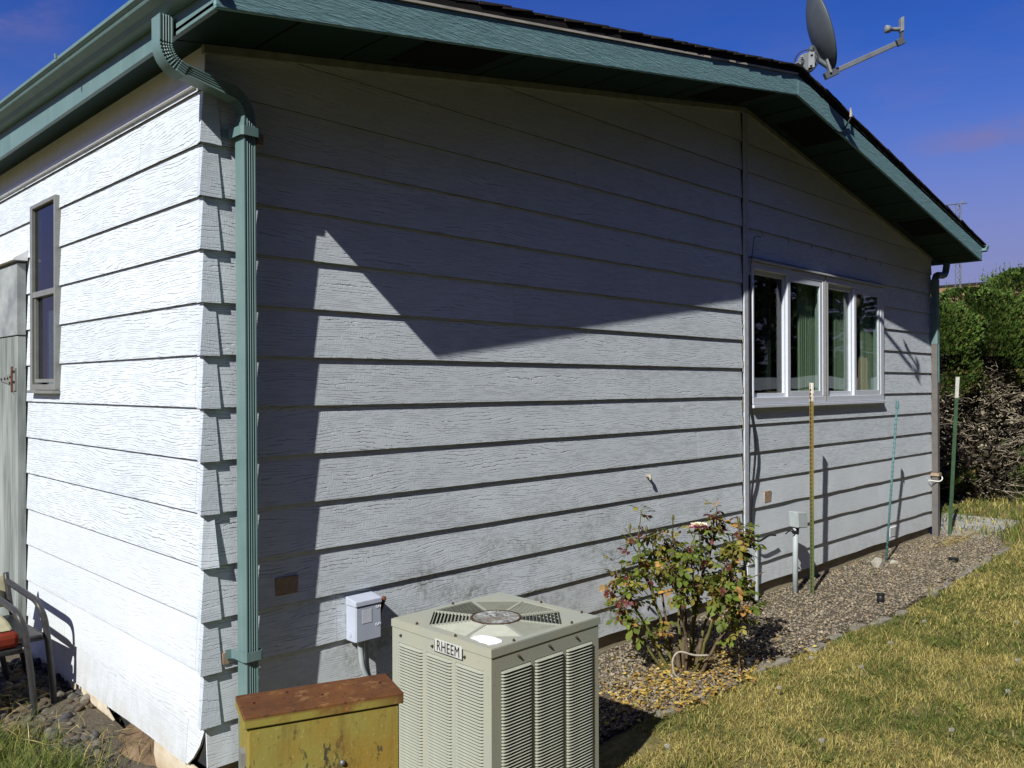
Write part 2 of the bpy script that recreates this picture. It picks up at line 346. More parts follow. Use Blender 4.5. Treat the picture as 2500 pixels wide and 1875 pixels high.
# lawn soil, gravel bed soil
t = NT('lawn_soil', 0.95, 0.05)
a1 = t.noise(t.coords(), 1.1, 5, 0.6); a2 = t.noise(t.coords(), 26, 5, 0.7); a3 = t.noise(t.coords(), 5.5, 4)
c = t.mix(t.rng(a2, 0.3, 0.7), (0.11, 0.085, 0.04), (0.27, 0.225, 0.09)); c = t.mix(t.math('MULTIPLY', t.rng(a3, 0.45, 0.65), t.rng(a1, 0.35, 0.6)), c, (0.065, 0.085, 0.022))
t.col(c); t.bump(a2, 0.8, 0.03)
t = NT('bed_soil', 0.95, 0.05)
a2 = t.noise(t.coords(), 60, 5, 0.7); t.col(t.mix(a2, (0.05, 0.042, 0.032), (0.18, 0.15, 0.11))); t.bump(a2, 0.8, 0.02)
t = NT('foundation_tan', 0.9, 0.1)
a1 = t.noise(t.coords((2, 2, 9)), 3, 5, 0.65); t.col(t.mix(t.rng(a1, 0.3, 0.7), (0.24, 0.20, 0.125), (0.40, 0.35, 0.24))); t.bump(a1, 0.4, 0.005)
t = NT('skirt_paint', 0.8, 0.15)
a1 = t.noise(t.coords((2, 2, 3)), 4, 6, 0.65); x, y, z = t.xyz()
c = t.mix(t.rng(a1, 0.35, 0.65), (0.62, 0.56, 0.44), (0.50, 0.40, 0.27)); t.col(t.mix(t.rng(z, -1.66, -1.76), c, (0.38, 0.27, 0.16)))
t = NT('brown_roof', 0.9, 0.1); a1 = t.noise(t.coords((1, 1, 6)), 5, 4); t.col(t.mix(a1, (0.16, 0.085, 0.045), (0.30, 0.16, 0.085)))

# ------------------------------------------------------------ mesh helpers
class MB:
    def __init__(s): s.v = []; s.f = []; s.mi = {}
    def add(s, vs, fs):
        b = len(s.v); s.v += [tuple(v) for v in vs]; s.f += [tuple(b+i for i in f) for f in fs]; return s
    def hexa(s, p):     # 8 points: bottom 4 (ccw), top 4
        return s.add(p, [(3,2,1,0),(4,5,6,7),(0,1,5,4),(1,2,6,5),(2,3,7,6),(3,0,4,7)])
    def box(s, x0, x1, y0, y1, z0, z1):
        return s.hexa([(x0,y0,z0),(x1,y0,z0),(x1,y1,z0),(x0,y1,z0),(x0,y0,z1),(x1,y0,z1),(x1,y1,z1),(x0,y1,z1)])
    def obox(s, c, ax, ay, az):   # centre and half axes
        c, ax, ay, az = map(Vector, (c, ax, ay, az))
        return s.hexa([c-ax-ay-az, c+ax-ay-az, c+ax+ay-az, c-ax+ay-az, c-ax-ay+az, c+ax-ay+az, c+ax+ay+az, c-ax+ay+az])
    def prism(s, poly, d):        # planar polygon (list of 3d points) extruded by vector d
        n = len(poly); d = Vector(d); a = [Vector(p) for p in poly]; b = [p+d for p in a]
        return s.add(a+b, [tuple(range(n-1,-1,-1)), tuple(range(n,2*n))]+[(i,(i+1)%n,n+(i+1)%n,n+i) for i in range(n)])
    def tube(s, pts, r, n=8, cap=True):
        pts = [Vector(p) for p in pts]; m = len(pts)
        rs = r if isinstance(r, (list, tuple)) else [r]*m
        t0 = (pts[1]-pts[0]).normalized(); up = Vector((0,0,1)) if abs(t0.z) < .9 else Vector((1,0,0))
        nrm = (up - t0*up.dot(t0)).normalized(); vs = []
        for i, p in enumerate(pts):
            tt = (pts[min(i+1,m-1)]-pts[max(i-1,0)]).normalized()
            nrm = (nrm - tt*nrm.dot(tt)).normalized(); bn = tt.cross(nrm)
            vs += [p + (nrm*math.cos(2*math.pi*k/n)+bn*math.sin(2*math.pi*k/n))*rs[i] for k in range(n)]
        fs = [(i*n+k, i*n+(k+1)%n, (i+1)*n+(k+1)%n, (i+1)*n+k) for i in range(m-1) for k in range(n)]
        if cap: fs += [tuple(range(n-1,-1,-1)), tuple((m-1)*n+k for k in range(n))]
        return s.add(vs, fs)
    def loft(s, rings, cap=True, closed=True):
        n = len(rings[0]); m = len(rings); vs = [p for r in rings for p in r]
        fs = [(i*n+k, i*n+(k+1)%n, (i+1)*n+(k+1)%n, (i+1)*n+k) for i in range(m-1) for k in range(n if closed else n-1)]
        if cap: fs += [tuple(range(n-1,-1,-1)), tuple((m-1)*n+k for k in range(n))]
        return s.add(vs, fs)
    def mesh(s, name, smooth=False):
        me = bpy.data.meshes.new(name); me.from_pydata(s.v, [], s.f)
        for i, k in s.mi.items(): me.polygons[i].material_index = k
        bm = bmesh.new(); bm.from_mesh(me); bmesh.ops.recalc_face_normals(bm, faces=bm.faces); bm.to_mesh(me); bm.free()
        if smooth: me.polygons.foreach_set('use_smooth', [True]*len(me.polygons))
        return me

def tag(o, label=None, cat=None, group=None, kind=None):
    for k, v in (('label', label), ('category', cat), ('group', group), ('kind', kind)):
        if v: o[k] = v
    return o
def root_of(o):
    while o.parent: o = o.parent
    return o
def put(name, me, mat=None, parent=None, bevel=0.0, kind=None):
    """link ONE mesh object whose vertices are in world coordinates"""
    o = bpy.data.objects.new(name, me); COL.objects.link(o)
    if mat and not me.materials: me.materials.append(MATS[mat])
    if parent is not None:
        o.parent = parent
        if parent.parent is None: o.matrix_parent_inverse = Matrix.Translation(-parent.location)
    if bevel:
        b = o.modifiers.new('bevel', 'BEVEL'); b.width = bevel; b.segments = 2; b.limit_method = 'ANGLE'; b.angle_limit = math.radians(40)
    if kind: o['kind'] = kind
    return o
def part(name, mb, mat, parent=None, smooth=False, bevel=0.0, kind=None):
    return put(name, mb.mesh(name, smooth), mat, parent, bevel, kind)
def thing(name, loc, label, cat, group=None):
    o = bpy.data.objects.new(name, None); COL.objects.link(o); o.location = loc; o.empty_display_size = 0.1
    return tag(o, label, cat, group)
def catmull(pts, n=6):
    P = [Vector(p) for p in pts]; P = [P[0]*2-P[1]] + P + [P[-1]*2-P[-2]]; out = []
    for i in range(1, len(P)-2):
        for k in range(n):
            t = k/n; a, b, c, d = P[i-1:i+3]
            out.append(0.5*((2*b)+(c-a)*t+(2*a-5*b+4*c-d)*t*t+(3*b-a-3*c+d)*t**3))
    return out + [P[-2]]
def fast_mesh(name, verts, faces_flat, loop_tot, mat, tint=None, smooth=False):
    """numpy arrays into a mesh; tint = one colour per vertex"""
    me = bpy.data.meshes.new(name)
    me.vertices.add(len(verts)); me.vertices.foreach_set('co', np.asarray(verts, np.float32).ravel())
    me.loops.add(len(faces_flat)); me.loops.foreach_set('vertex_index', np.asarray(faces_flat, np.int32))
    lt = np.asarray(loop_tot, np.int32); ls = np.concatenate([[0], np.cumsum(lt)[:-1]]).astype(np.int32)
    me.polygons.add(len(lt)); me.polygons.foreach_set('loop_start', ls); me.polygons.foreach_set('loop_total', lt)
    if smooth: me.polygons.foreach_set('use_smooth', np.ones(len(lt), bool))
    me.update(calc_edges=True)
    if tint is not None:
        at = me.color_attributes.new('tint', 'FLOAT_COLOR', 'POINT')
        at.data.foreach_set('color', np.concatenate([tint, np.ones((len(tint),1))], 1).astype(np.float32).ravel())
    me.materials.append(MATS[mat]); return me
def text_mesh(body, size, extrude, bold=0.0):
    c = bpy.data.curves.new('lettering', 'FONT'); c.body = body; c.size = size; c.extrude = extrude; c.offset = bold; c.space_character = 1.12; c.align_x = 'CENTER'; c.align_y = 'CENTER'
    o = bpy.data.objects.new('lettering', c); COL.objects.link(o)
    dg = bpy.context.evaluated_depsgraph_get(); me = bpy.data.meshes.new_from_object(o.evaluated_get(dg))
    bpy.data.objects.remove(o); return me

# ------------------------------------------------------------ ground
def sstep(a, b, x):
    t = min(1, max(0, (x-a)/(b-a))); return t*t*(3-2*t)
def gz(x, y):
    z = -1.715 - 0.03*sstep(0.15, -0.1, x)
    return z
mb = MB(); xs = [-400, -60, -20, -8, -3] + [i*0.25 for i in range(-8, 60)] + [18, 25, 40, 80, 400]; ys = [-400, -80, -25, -10, -6] + [i*0.25 for i in range(-16, 12)] + [5, 9, 15, 30, 80, 400]
for yy in ys:
    for xx in xs: mb.v.append((xx, yy, gz(xx, yy)-0.006+0.012*mnoise.noise((xx*1.3, yy*1.3, 0)) if -3 < xx < 15 and -4 < yy < 3 else gz(xx, yy)-0.006))
nx = len(xs)
mb.f = [(j*nx+i, j*nx+i+1, (j+1)*nx+i+1, (j+1)*nx+i) for j in range(len(ys)-1) for i in range(nx-1)]
tag(part('lawn_ground', mb, 'lawn_soil', None, True), kind='structure')

def bed_edge(x):       # front line of the gravel bed along the gable
    return -0.79 + 0.06*math.sin(x*0.9+0.4) + 0.05*mnoise.noise((x*1.2, 3.1, 0))
mb = MB(); row = []
for i in range(90):
    x = 1.0 + i*0.09
    row.append(x)
for i, x in enumerate(row):
    e = bed_edge(x)
    if x > 7.6: e *= max(0.2, 1-(x-7.6)*0.35)
    for k in range(9):
        y = 0.06 + (e-0.06)*k/8
        mb.v.append((x, y, gz(x, y)+0.014 + (0.012*mnoise.noise((x*5, y*5, 2)) if k < 8 else -0.012)))
mb.f = [(i*9+k, (i+1)*9+k, (i+1)*9+k+1, i*9+k+1) for i in range(len(row)-1) for k in range(8)]
gbed = tag(part('gravel_bed', mb, 'bed_soil', None, True), kind='structure')
mb = MB()
for i in range(10):
    for k in range(14):
        x = -1.2+1.2*i/9+0.02; y = 0.35 + 2.2*k/13
        mb.v.append((x, y, gz(x, y)+0.012 + 0.05*sstep(-0.35, 0.0, x)*sstep(0.5, 1.2, y)+0.02*mnoise.noise((x*4, y*4, 5)) if 0 < i and k > 0 else gz(x, y)-0.02))
mb.f = [(k+i*14, k+1+i*14, k+1+(i+1)*14, k+(i+1)*14) for i in range(9) for k in range(13)]
tag(part('cobble_bed', mb, 'bed_soil', None, True), kind='structure')
tag(part('concrete_slab', MB().box(8.05, 9.6, -0.42, 0.5, -1.8, -1.695), 'concrete', None, bevel=0.01), kind='structure')

# ------------------------------------------------------------ house
S = 0.205; SLL, SLR, APX, APZ = 0.172, 0.18, 4.07, 1.895
def soff(x): return APZ - (SLL*(APX-x) if x < APX else SLR*(x-APX))
house = thing('house', (0, 0, -1.72), 'white clapboard house with teal fascia and shaded gable end', 'house')
WX0, WX1, WZ0, WZ1 = 4.158, 6.583, -0.266, 0.783       # gable window opening
LY0, LY1, LZ0, LZ1 = 1.69, 2.123, -0.14, 0.888         # side window opening
XR = 7.895; YB = 9.0
gw = MB()                                             # sheathing, round the window
def sheath(x0, x1, z0=None, z1=None):
    lo = [(x0, .016, z0 if z0 is not None else -1.6), (x1, .016, z0 if z0 is not None else -1.6)]
    if z1 is None:
        hi = [(x1, .016, soff(x1)-.002)] + ([(APX, .016, APZ-.002)] if x0 < APX < x1 else []) + [(x0, .016, soff(x0)-.002)]
    else: hi = [(x1, .016, z1), (x0, .016, z1)]
    gw.prism(lo+hi, (0, .09, 0))
sheath(.02, WX0+.02); sheath(WX0+.02, WX1-.02, None, WZ0+.02); sheath(WX0+.02, WX1-.02, WZ1-.02, None); sheath(WX1-.02, XR-.01)
gable = part('gable_wall', gw, 'dark_gap', house)
lw = MB()
for y0, y1, z0, z1 in ((.115, LY0+.02, -1.6, 1.19), (LY0+.02, LY1-.02, -1.6, LZ0+.02), (LY0+.02, LY1-.02, LZ1-.02, 1.19), (LY1-.02, YB, -1.6, 1.19)):
    lw.box(.016, .1, y0, y1, z0, z1)
left = part('side_wall', lw, 'dark_gap', house)
part('far_wall', MB().box(.0, XR, YB, YB+.1, -1.6, 1.2), 'siding_paint_smooth', house)
part('east_wall', MB().box(XR-.1, XR, .107, YB, -1.6, 1.17), 'siding_paint_smooth', house)
part('floor_slab', MB().box(.11, XR-.11, .12, YB-.1, -1.3, -1.2), 'dark_interior', house)
part('room_wall', MB().box(.11, XR-.11, 2.6, 2.7, -1.19, 1.1), 'dark_interior', house)

def board(mbx, u0, u1, z0, z1, zb, axis, cap=None, wav=0.0, seed=0, knots=None):
    """one lap board; outer face leans out to 0 at its lower edge zb and in to 0.012 one exposure up"""
    def out(z): return 0.0105*(z-zb)/S
    n = max(2, int((u1-u0)/0.12)) if wav else 2
    us = [u0+(u1-u0)*i/(n-1) for i in range(n)]
    if knots: us = [u0]+knots+[u1]; n = len(us)
    bot, top = [], []
    for i, u in enumerate(us):
        b = z0 + (wav*mnoise.noise((u*3.1, seed*1.7, 0)) if wav else 0)
        tz = z1 if cap is None else min(z1, cap(u))
        bot.append((u, out(b)-(abs(wav)*.5*(1+mnoise.noise((u*2.3, seed, 4))) if wav else 0), b)); top.append((u, out(tz), tz))
    P = lambda u, d, z: (u, d, z) if axis == 'x' else (d, u, z)
    vs = [P(*p) for p in bot] + [P(*p) for p in top] + [P(p[0], p[1]+.0075, p[2]) for p in bot] + [P(p[0], p[1]+.0075, p[2]) for p in top]
    fs = []
    for i in range(n-1):
        a = [i, i+1, n+i+1, n+i]
        fs += [tuple(a), tuple(2*n+k for k in a[::-1]), (i, i+1, 2*n+i+1, 2*n+i), (n+i, n+i+1, 3*n+i+1, 3*n+i)]
    fs += [(0, n, 3*n, 2*n), (n-1, 2*n-1, 4*n-1, 3*n-1)]
    f0 = len(mbx.f)
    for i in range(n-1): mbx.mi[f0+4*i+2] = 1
    mbx.add(vs, fs)

cap_l = lambda x: soff(x)-.004
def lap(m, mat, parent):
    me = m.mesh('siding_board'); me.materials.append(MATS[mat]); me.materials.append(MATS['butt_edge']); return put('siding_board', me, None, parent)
joints = {8: [], 7: [2.6], 6: [1.7], 5: [2.2], 4: [.86], 3: [1.4], 2: [2.9], 1: [1.7], 0: [2.60], -1: [2.92], -2: [3.25], -3: [3.45], -4: [1.255], -5: [.885], -6: [.60], -7: [1.8], -8: [1.3]}
# rows: index r means the lower edge sits at r*S; the photo's row 0 is at z=0
def clip_row(x0, x1, zb, zt):
    """x range in which the board's lower edge is under the soffit"""
    if zb < soff(x0) and zb < soff(x1): return x0, x1
    if x1 <= APX: xa = APX-(APZ-.006-zb)/SLL; return max(x0, xa), x1
    xb = APX+(APZ-.006-zb)/SLR; return x0, min(x1, xb)
for r in range(-8, 10):
    zb, zt = r*S, r*S+S+.012
    if r == -8: zb = -1.60
    for (X0, X1, jl) in ((.014, 4.036, joints.get(r, [])), (4.112, XR-.004, [] if r > -6 else [6.5])):
        if zb > soff((X0 if X1 < 4.1 else X1)) and zb > APZ-.05: continue
        xa, xb = clip_row(X0, X1, zb, zt)
        if xb-xa < .05: continue
        cuts = [xa]+[j for j in jl if xa+.1 < j < xb-.1]+[xb]
        smooth = 'siding_paint_smooth' if (r <= -7 and X1 < 4.1) or (r <= -5 and X1 > 4.1) else 'siding_paint'
        for a, b in zip(cuts[:-1], cuts[1:]):
            a2, b2 = a+(.0008 if a > xa else 0), b-(.0008 if b < xb else 0)
            wav = 0.008 if (r <= -5 and X1 > 4.1) or r <= -8 else 0.0016
            need_cap = zt > min(soff(a2), soff(b2))-.01
            def seg(s0, s1, z0, z1, w=0.0):
                if z1-z0 < .004 or s1-s0 < .01: return
                if need_cap:
                    # split where the slope meets the board's top so each piece stays straight
                    k = APX-(APZ-.004-z1)/SLL if s1 <= APX+.1 and s0 < 4.05 else APX+(APZ-.004-z1)/SLR
                    m = MB(); board(m, s0, s1, z0, z1, r*S, 'x', cap_l, knots=[k] if s0+.01 < k < s1-.01 else [])
                else: m = MB(); board(m, s0, s1, z0, z1, r*S, 'x', None, w, r+X0)
                lap(m, smooth, gable)
            if X0 > 4.1 and zt > WZ0 and zb < WZ1:
                seg(a2, WX0+.012, zb, zt); seg(WX1-.012, b2, zb, zt)
                if zb < WZ0-.01: seg(WX0+.012, WX1-.012, zb, WZ0+.012)
                if zt > WZ1+.03: seg(WX0+.012, WX1-.012, WZ1-.012, zt)
            else: seg(a2, b2, zb, zt, wav)
# side wall rows
ljoint = {4: [.62], 3: [], 2: [], 1: [], 0: [], -1: [.075], -3: [.075], -6: [.075], -7: [1.62]}
for r in range(-8, 6):
    zb, zt = r*S, min(r*S+S+.012, 1.045)
    if r == -8: zb = -1.62
    if zt-zb < .01: continue
    mt = 'siding_paint_smooth' if r <= -5 else 'siding_paint'
    def lseg(u0, u1, za, zc, w=0):
        if u1-u0 > .005 and zc-za > .005:
            m = MB(); board(m, u0, u1, za, zc, r*S, 'y', None, w, r); lap(m, mt, left)
    for a, b in zip([.014]+ljoint.get(r, []), ljoint.get(r, [])+[YB]):
        a2, b2 = a+(.001 if a > .02 else 0), b-(.001 if b < YB else 0)
        if r == -8 and a < .1: a2 = .16
        if zt > LZ0 and zb < LZ1:
            lseg(a2, min(b2, LY0+.012), zb, zt); lseg(max(a2, LY1-.012), b2, zb, zt)
            if b2 > LY1 and a2 < LY0:
                if zb < LZ0-.01: lseg(LY0+.012, LY1-.012, zb, LZ0+.012)
                if zt > LZ1+.01: lseg(LY0+.012, LY1-.012, LZ1-.012, zt)
        else: lseg(a2, b2, zb, zt, 0.006 if r <= -8 else 0)
# torn lower end of the lowest side board, bent a little outward
m = MB(); zt = -7*S+.012
pz = [(.016, zt, .012), (.022, -1.46, .011), (.045, -1.52, .004), (.085, -1.575, -.004), (.13, -1.612, -.008), (.1595, -1.619, -.002), (.1595, zt, .0125)]
m.prism([(d, y, z) for y, z, d in pz], (.0095, .0, 0)); lap(m, 'siding_paint_smooth', left)
# metal corner caps
for r in range(-7, 6):
    zb, zt = r*S-.004, r*S+S-.002
    if r == 5: zt = 1.045
    o = lambda z: -.0075+.0145*(z-r*S)/S
    dx = random.uniform(-.003, .003); e1, e2 = .047+dx, .068+dx*2
    sk = .012 if r == -4 else 0.0
    e2 -= .008 if r == -4 else 0
    m = MB(); t_ = .0022
    b0, t0 = o(zb), o(zt); bx_, tx_ = -.0145+random.uniform(-.003, .003), .005
    m.hexa([(-.004, e1, zb), (bx_, b0, zb), (bx_+t_, b0+t_, zb), (-.004+t_, e1, zb), (t0, e1-.004, zt), (tx_, t0, zt), (tx_+t_, t0+t_, zt), (t0+t_, e1-.004, zt)])
    m.hexa([(bx_, b0, zb), (e2, b0-sk, zb), (e2, b0-sk+t_, zb), (bx_+t_, b0+t_, zb), (tx_, t0, zt), (e2-.012, t0-sk*.4, zt), (e2-.012, t0-sk*.4+t_, zt), (tx_+t_, t0+t_, zt)])
    part('corner_cap', m, 'cap_paint', house)
# trim, panel under the eave, frieze, seam cover
part('eave_trim', MB().box(-.016, .012, .004, YB, 1.042, 1.066), 'white_trim', house, bevel=.003)
part('eave_panel', MB().box(.009, .0155, .004, YB, 1.067, 1.205), 'white_trim', house)
for sgn in (-1, 1):
    m = MB(); xe = .0 if sgn < 0 else XR
    pts = [(x, soff(x)) for x in (xe, APX-.001 if sgn < 0 else APX+.001)]
    m.prism([(pts[0][0], -.012, pts[0][1]-.036), (pts[1][0], -.012, pts[1][1]-.036), (pts[1][0], -.012, pts[1][1]-.003), (pts[0][0], -.012, pts[0][1]-.003)], (0, .0235, 0))
    part('frieze_board', m, 'wood_frieze', house)
part('seam_cover', MB().box(4.046, 4.104, -.011, .0155, -1.225, soff(4.05)-.038), 'weathered_trim', house, bevel=.003)
part('seam_gap', MB().box(4.0365, 4.0457, .001, .0155, -1.22, soff(4.04)-.04), 'dark_gap', house)
m = MB()
for k in range(22):
    z = 0.35-k*.068+random.uniform(-.03, .03)
    m.box(4.0335+.004*random.random(), 4.0455, .000-.006*random.random(), .0005, z, z+.05*random.uniform(.5, 1.4))
part('seam_filler', m, 'old_filler', house, kind='stuff')
# bare square patches and small hooks
part('bare_patch', MB().box(4.345, 4.445, -.0045, .002, -1.005, -.92), 'bare_wood', house)
part('bare_patch', MB().box(.305, .407, -.0015, .009, -.985, -.912), 'bare_wood', house)
m = MB()
for j in range(8):
    zz = -1.49+j*-.011; m.box(6.74, 6.90, -.006, .008, zz, zz+.006)
part('wall_vent', m, 'white_trim', house)
for i in range(7):
    x = 4.30+i*.42*(1-.02*i); mm = MB().tube([(x, -.002, 1.03), (x+.004, -.012, 1.005), (x+.01, -.012, .99), (x+.006, -.006, .984)], .0022, 5)
    part('light_clip', mm, 'metal_grey', house)
part('wire_hook', MB().tube([(4.11, -.02, .70), (4.112, -.045, .90), (4.12, -.05, .955), (4.16, -.06, .962), (4.20, -.06, .958)], .0025, 5), 'black_rubber', house)
tag(part('wall_knob', MB().tube([(2.876, .006, -.69), (2.876, -.018, -.69), (2.872, -.026, -.70), (2.868, -.024, -.715)], [.012, .012, .010, .006], 8), 'rope', None, True), 'small tan knob stuck on the sunlit siding above the rose bush', 'wall knob')

# foundation under the gable, torn skirting on the side
m = MB(); n = 60
for i in range(n+1):
    x = .05+(XR-.05)*i/n; top = -1.585
    m.v += [(x, .030, top), (x, .022+.006*mnoise.noise((x*2, 0, 0)), -1.80)]
m.f = [(2*i, 2*i+1, 2*i+3, 2*i+2) for i in range(n)]
part('foundation_board', m, 'foundation_tan', house)
def skirt(poly, x=.012, th=.008):
    return MB().prism([(x, y, z) for y, z in poly], (th, 0, 0))
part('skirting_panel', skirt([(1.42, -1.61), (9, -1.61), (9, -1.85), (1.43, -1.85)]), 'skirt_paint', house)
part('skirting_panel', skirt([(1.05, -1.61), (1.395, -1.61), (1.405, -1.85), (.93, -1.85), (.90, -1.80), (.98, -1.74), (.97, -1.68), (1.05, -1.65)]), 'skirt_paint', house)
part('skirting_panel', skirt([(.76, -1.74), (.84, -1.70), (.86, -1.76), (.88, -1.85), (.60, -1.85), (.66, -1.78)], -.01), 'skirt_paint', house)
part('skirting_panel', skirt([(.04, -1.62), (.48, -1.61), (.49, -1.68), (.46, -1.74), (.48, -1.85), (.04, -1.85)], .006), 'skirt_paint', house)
part('crawl_void', MB().box(.075, .09, .1, 3, -1.9, -1.6), 'dark_gap', house)
m = MB(); rows_ = 12
for i in range(rows_):
    for k in range(14):
        a = i/(rows_-1); y = .42+.52*k/13
        h = abs(math.sin(math.pi*k/13))**.45
        x = .05-.20*a; z = -1.62-.17*a**.8
        z = -1.80+(z+1.80)*h+.012*mnoise.noise((x*16, y*16, 1)); mb_ = .02*mnoise.noise((x*9, y*9, 7))
        m.v.append((x+mb_, y, z))
m.f = [(i*14+k, i*14+k+1, (i+1)*14+k+1, (i+1)*14+k) for i in range(rows_-1) for k in range(13)]
tag(part('dirt_mound', m, 'dirt', None, True), 'brown dirt spilling out through the torn skirting under the white wall', 'dirt mound')

# soffit, fascia, roof
sf = MB()
for x0, x1 in ((-.145, APX), (APX, 8.134)):
    sf.hexa([(x0, -.393, soff(x0)), (x1, -.393, soff(x1)), (x1, -.013, soff(x1)), (x0, -.013, soff(x0)), (x0, -.393, soff(x0)+.012), (x1, -.393, soff(x1)+.012), (x1, -.013, soff(x1)+.012), (x0, -.013, soff(x0)+.012)])
soffit = part('soffit', sf, 'soffit_paint', house)
m = MB(); m.hexa([(-.128, -.012, soff(-.145)), (.012, -.012, soff(0)), (.012, YB, soff(0)), (-.128, YB, soff(-.145)), (-.128, -.012, soff(-.145)+.012), (.012, -.012, soff(0)+.012), (.012, YB, soff(0)+.012), (-.128, YB, soff(-.145)+.012)])
part('soffit', m, 'soffit_paint', house)
for x0, x1 in ((.82, 1.32), (3.22, 3.86), (4.42, 4.87), (6.75, 7.19)):
    m = MB(); m.prism([(x0, -.375, soff(x0)-.003), (x1, -.375, soff(x1)-.003), (x1, -.07, soff(x1)-.003), (x0, -.07, soff(x0)-.003)], (0, 0, .006))
    part('soffit_vent', m, 'vent_screen', soffit)
for x in [i*.405+.2 for i in range(20)]:
    if abs(x-APX) < .05: continue
    m = MB().prism([(x, -.39, soff(x)-.0015), (x+.012, -.39, soff(x+.012)-.0015), (x+.012, -.02, soff(x+.012)-.0015), (x, -.02, soff(x)-.0015)], (0, 0, .004))
    part('soffit_joint', m, 'vent_screen', soffit)
def slab(mbx, x0, x1, y0, y1, d0, d1, nseg=1):
    mbx.hexa([(x0, y0, soff(x0)+d0), (x1, y0, soff(x1)+d0), (x1, y1, soff(x1)+d0), (x0, y1, soff(x0)+d0), (x0, y0, soff(x0)+d1), (x1, y0, soff(x1)+d1), (x1, y1, soff(x1)+d1), (x0, y1, soff(x0)+d1)])
for x0, x1 in ((-.146, APX-.0015), (APX+.0015, 8.134)):
    m = MB(); slab(m, x0, x1, -.412, -.393, -.012, .127); part('rake_fascia', m, 'fascia_paint', house, bevel=.004)
for x0, x1 in ((-.146, 2.86), (2.87, APX-.002)):
    m = MB(); slab(m, x0, x1, -.4185, -.4, .1285, .139); part('drip_edge', m, 'drip_edge', house)
def over(x): return .004+.016*sstep(1.0, 3.9, x)*(1-.6*sstep(4.4, 7.5, x))
rf = MB()
for x0, x1 in ((-.19, APX), (APX, 8.18)): slab(rf, x0, x1, -.416, YB+.4, .140, .168)
roof = part('roof', rf, 'deck_edge', house)
m = MB()
for x0, x1 in ((-.2, APX), (APX, 8.19)): slab(m, x0, x1, -.05, YB+.4, .169, .182)
part('roof_covering', m, 'shingle', roof)
def shingle_mesh(w):
    return MB().hexa([(0, 0, 0), (.20, 0, .008), (.20, w, .008), (0, w, 0), (0, 0, .013), (.20, 0, .013), (.20, w, .013), (0, w, .013)]).mesh('shingle')
SM = [shingle_mesh(w) for w in (.33, .36, .40)]
for s_ in SM: s_.materials.append(MATS['shingle'])
for side in (-1, 1):
    nn = 30
    for i in range(nn):
        d = .142*i
        x = -.215+d if side < 0 else 8.205-d
        if side < 0 and x > APX-.06 or side > 0 and x < APX+.06: continue
        o = bpy.data.objects.new('shingle', random.choice(SM)); COL.objects.link(o); o.parent = roof
        ang = math.atan(SLL if side < 0 else SLR)
        o.location = (x, -.414-over(x)-random.uniform(0, .006), soff(x)+.1705+random.uniform(0, .005))
        if side < 0: o.rotation_euler = (random.uniform(-.03, .02), -ang-.025, random.uniform(-.03, .03))
        else:
            o.rotation_euler = (random.uniform(-.03, .02), ang+.025, math.pi+random.uniform(-.03, .03)); o.rotation_mode = 'XYZ'
            o.matrix_basis = Matrix.Translation((x, -.414-over(x)-random.uniform(0, .006), soff(x)+.1705+random.uniform(0, .005))) @ Matrix.Rotation(ang+.025, 4, 'Y') @ Matrix.Rotation(random.uniform(-.03, .03), 4, 'Z') @ Matrix.Scale(-1, 4, (1, 0, 0))
m = MB(); m.prism([(APX-.14, -.436, soff(APX-.14)+.186), (APX, -.44, APZ+.192), (APX+.14, -.436, soff(APX+.14)+.186), (APX, -.44, APZ+.175)], (0, YB, 0))
part('ridge_cap', m, 'shingle', roof)
# side eaves : fascia and gutter
part('eave_fascia', MB().box(-.145, -.127, -.392, YB, 1.158, 1.30), 'gutter_paint', house)
part('eave_fascia', MB().box(8.116, 8.134, -.392, YB, 1.152, 1.29), 'gutter_paint', house)
sec = [(-.147, 1.288), (-.147, 1.226), (-.150, 1.222), (-.205, 1.222), (-.212, 1.226), (-.216, 1.233), (-.222, 1.244), (-.240, 1.252), (-.252, 1.258), (-.256, 1.266), (-.252, 1.272), (-.262, 1.277), (-.268, 1.282), (-.268, 1.296), (-.262, 1.298), (-.262, 1.288), (-.252, 1.279), (-.244, 1.262), (-.216, 1.246), (-.206, 1.230), (-.153, 1.230), (-.151, 1.288)]
sec = [(x+.026, z+.030) if x < -.149 and z < 1.2875 or x < -.2 else (x, z+(.026 if z < 1.25 else 0)) for x, z in sec]
def gut(y0, y1, mirror=None, slope=.024, yref=.62):
    R_ = []
    for y in (y0, y1):
        R_.append([((x if mirror is None else mirror-x), y, z+slope*(y-yref)) for x, z in sec])
    return MB().loft(R_)
gutter = part('gutter', gut(-.43, YB), 'gutter_paint', house)
m = MB().prism([(x, -.432, z+.024*(-.43-.62)) for x, z in sec[:14]], (0, .003, 0)); part('gutter_end_cap', m, 'gutter_paint', gutter)
part('gutter_hanger', MB().tube([(-.262, .86, 1.305), (-.264, .862, 1.325)], .006, 6), 'gutter_paint', gutter)
gutter2 = part('gutter', gut(-.45, YB, 8.134-.147, 0.01, 0), 'gutter_paint', house)
m = MB().prism([(8.134-.147-x, -.452, z) for x, z in sec[:14]], (0, .003, 0)); part('gutter_end_cap', m, 'gutter_paint', gutter2)

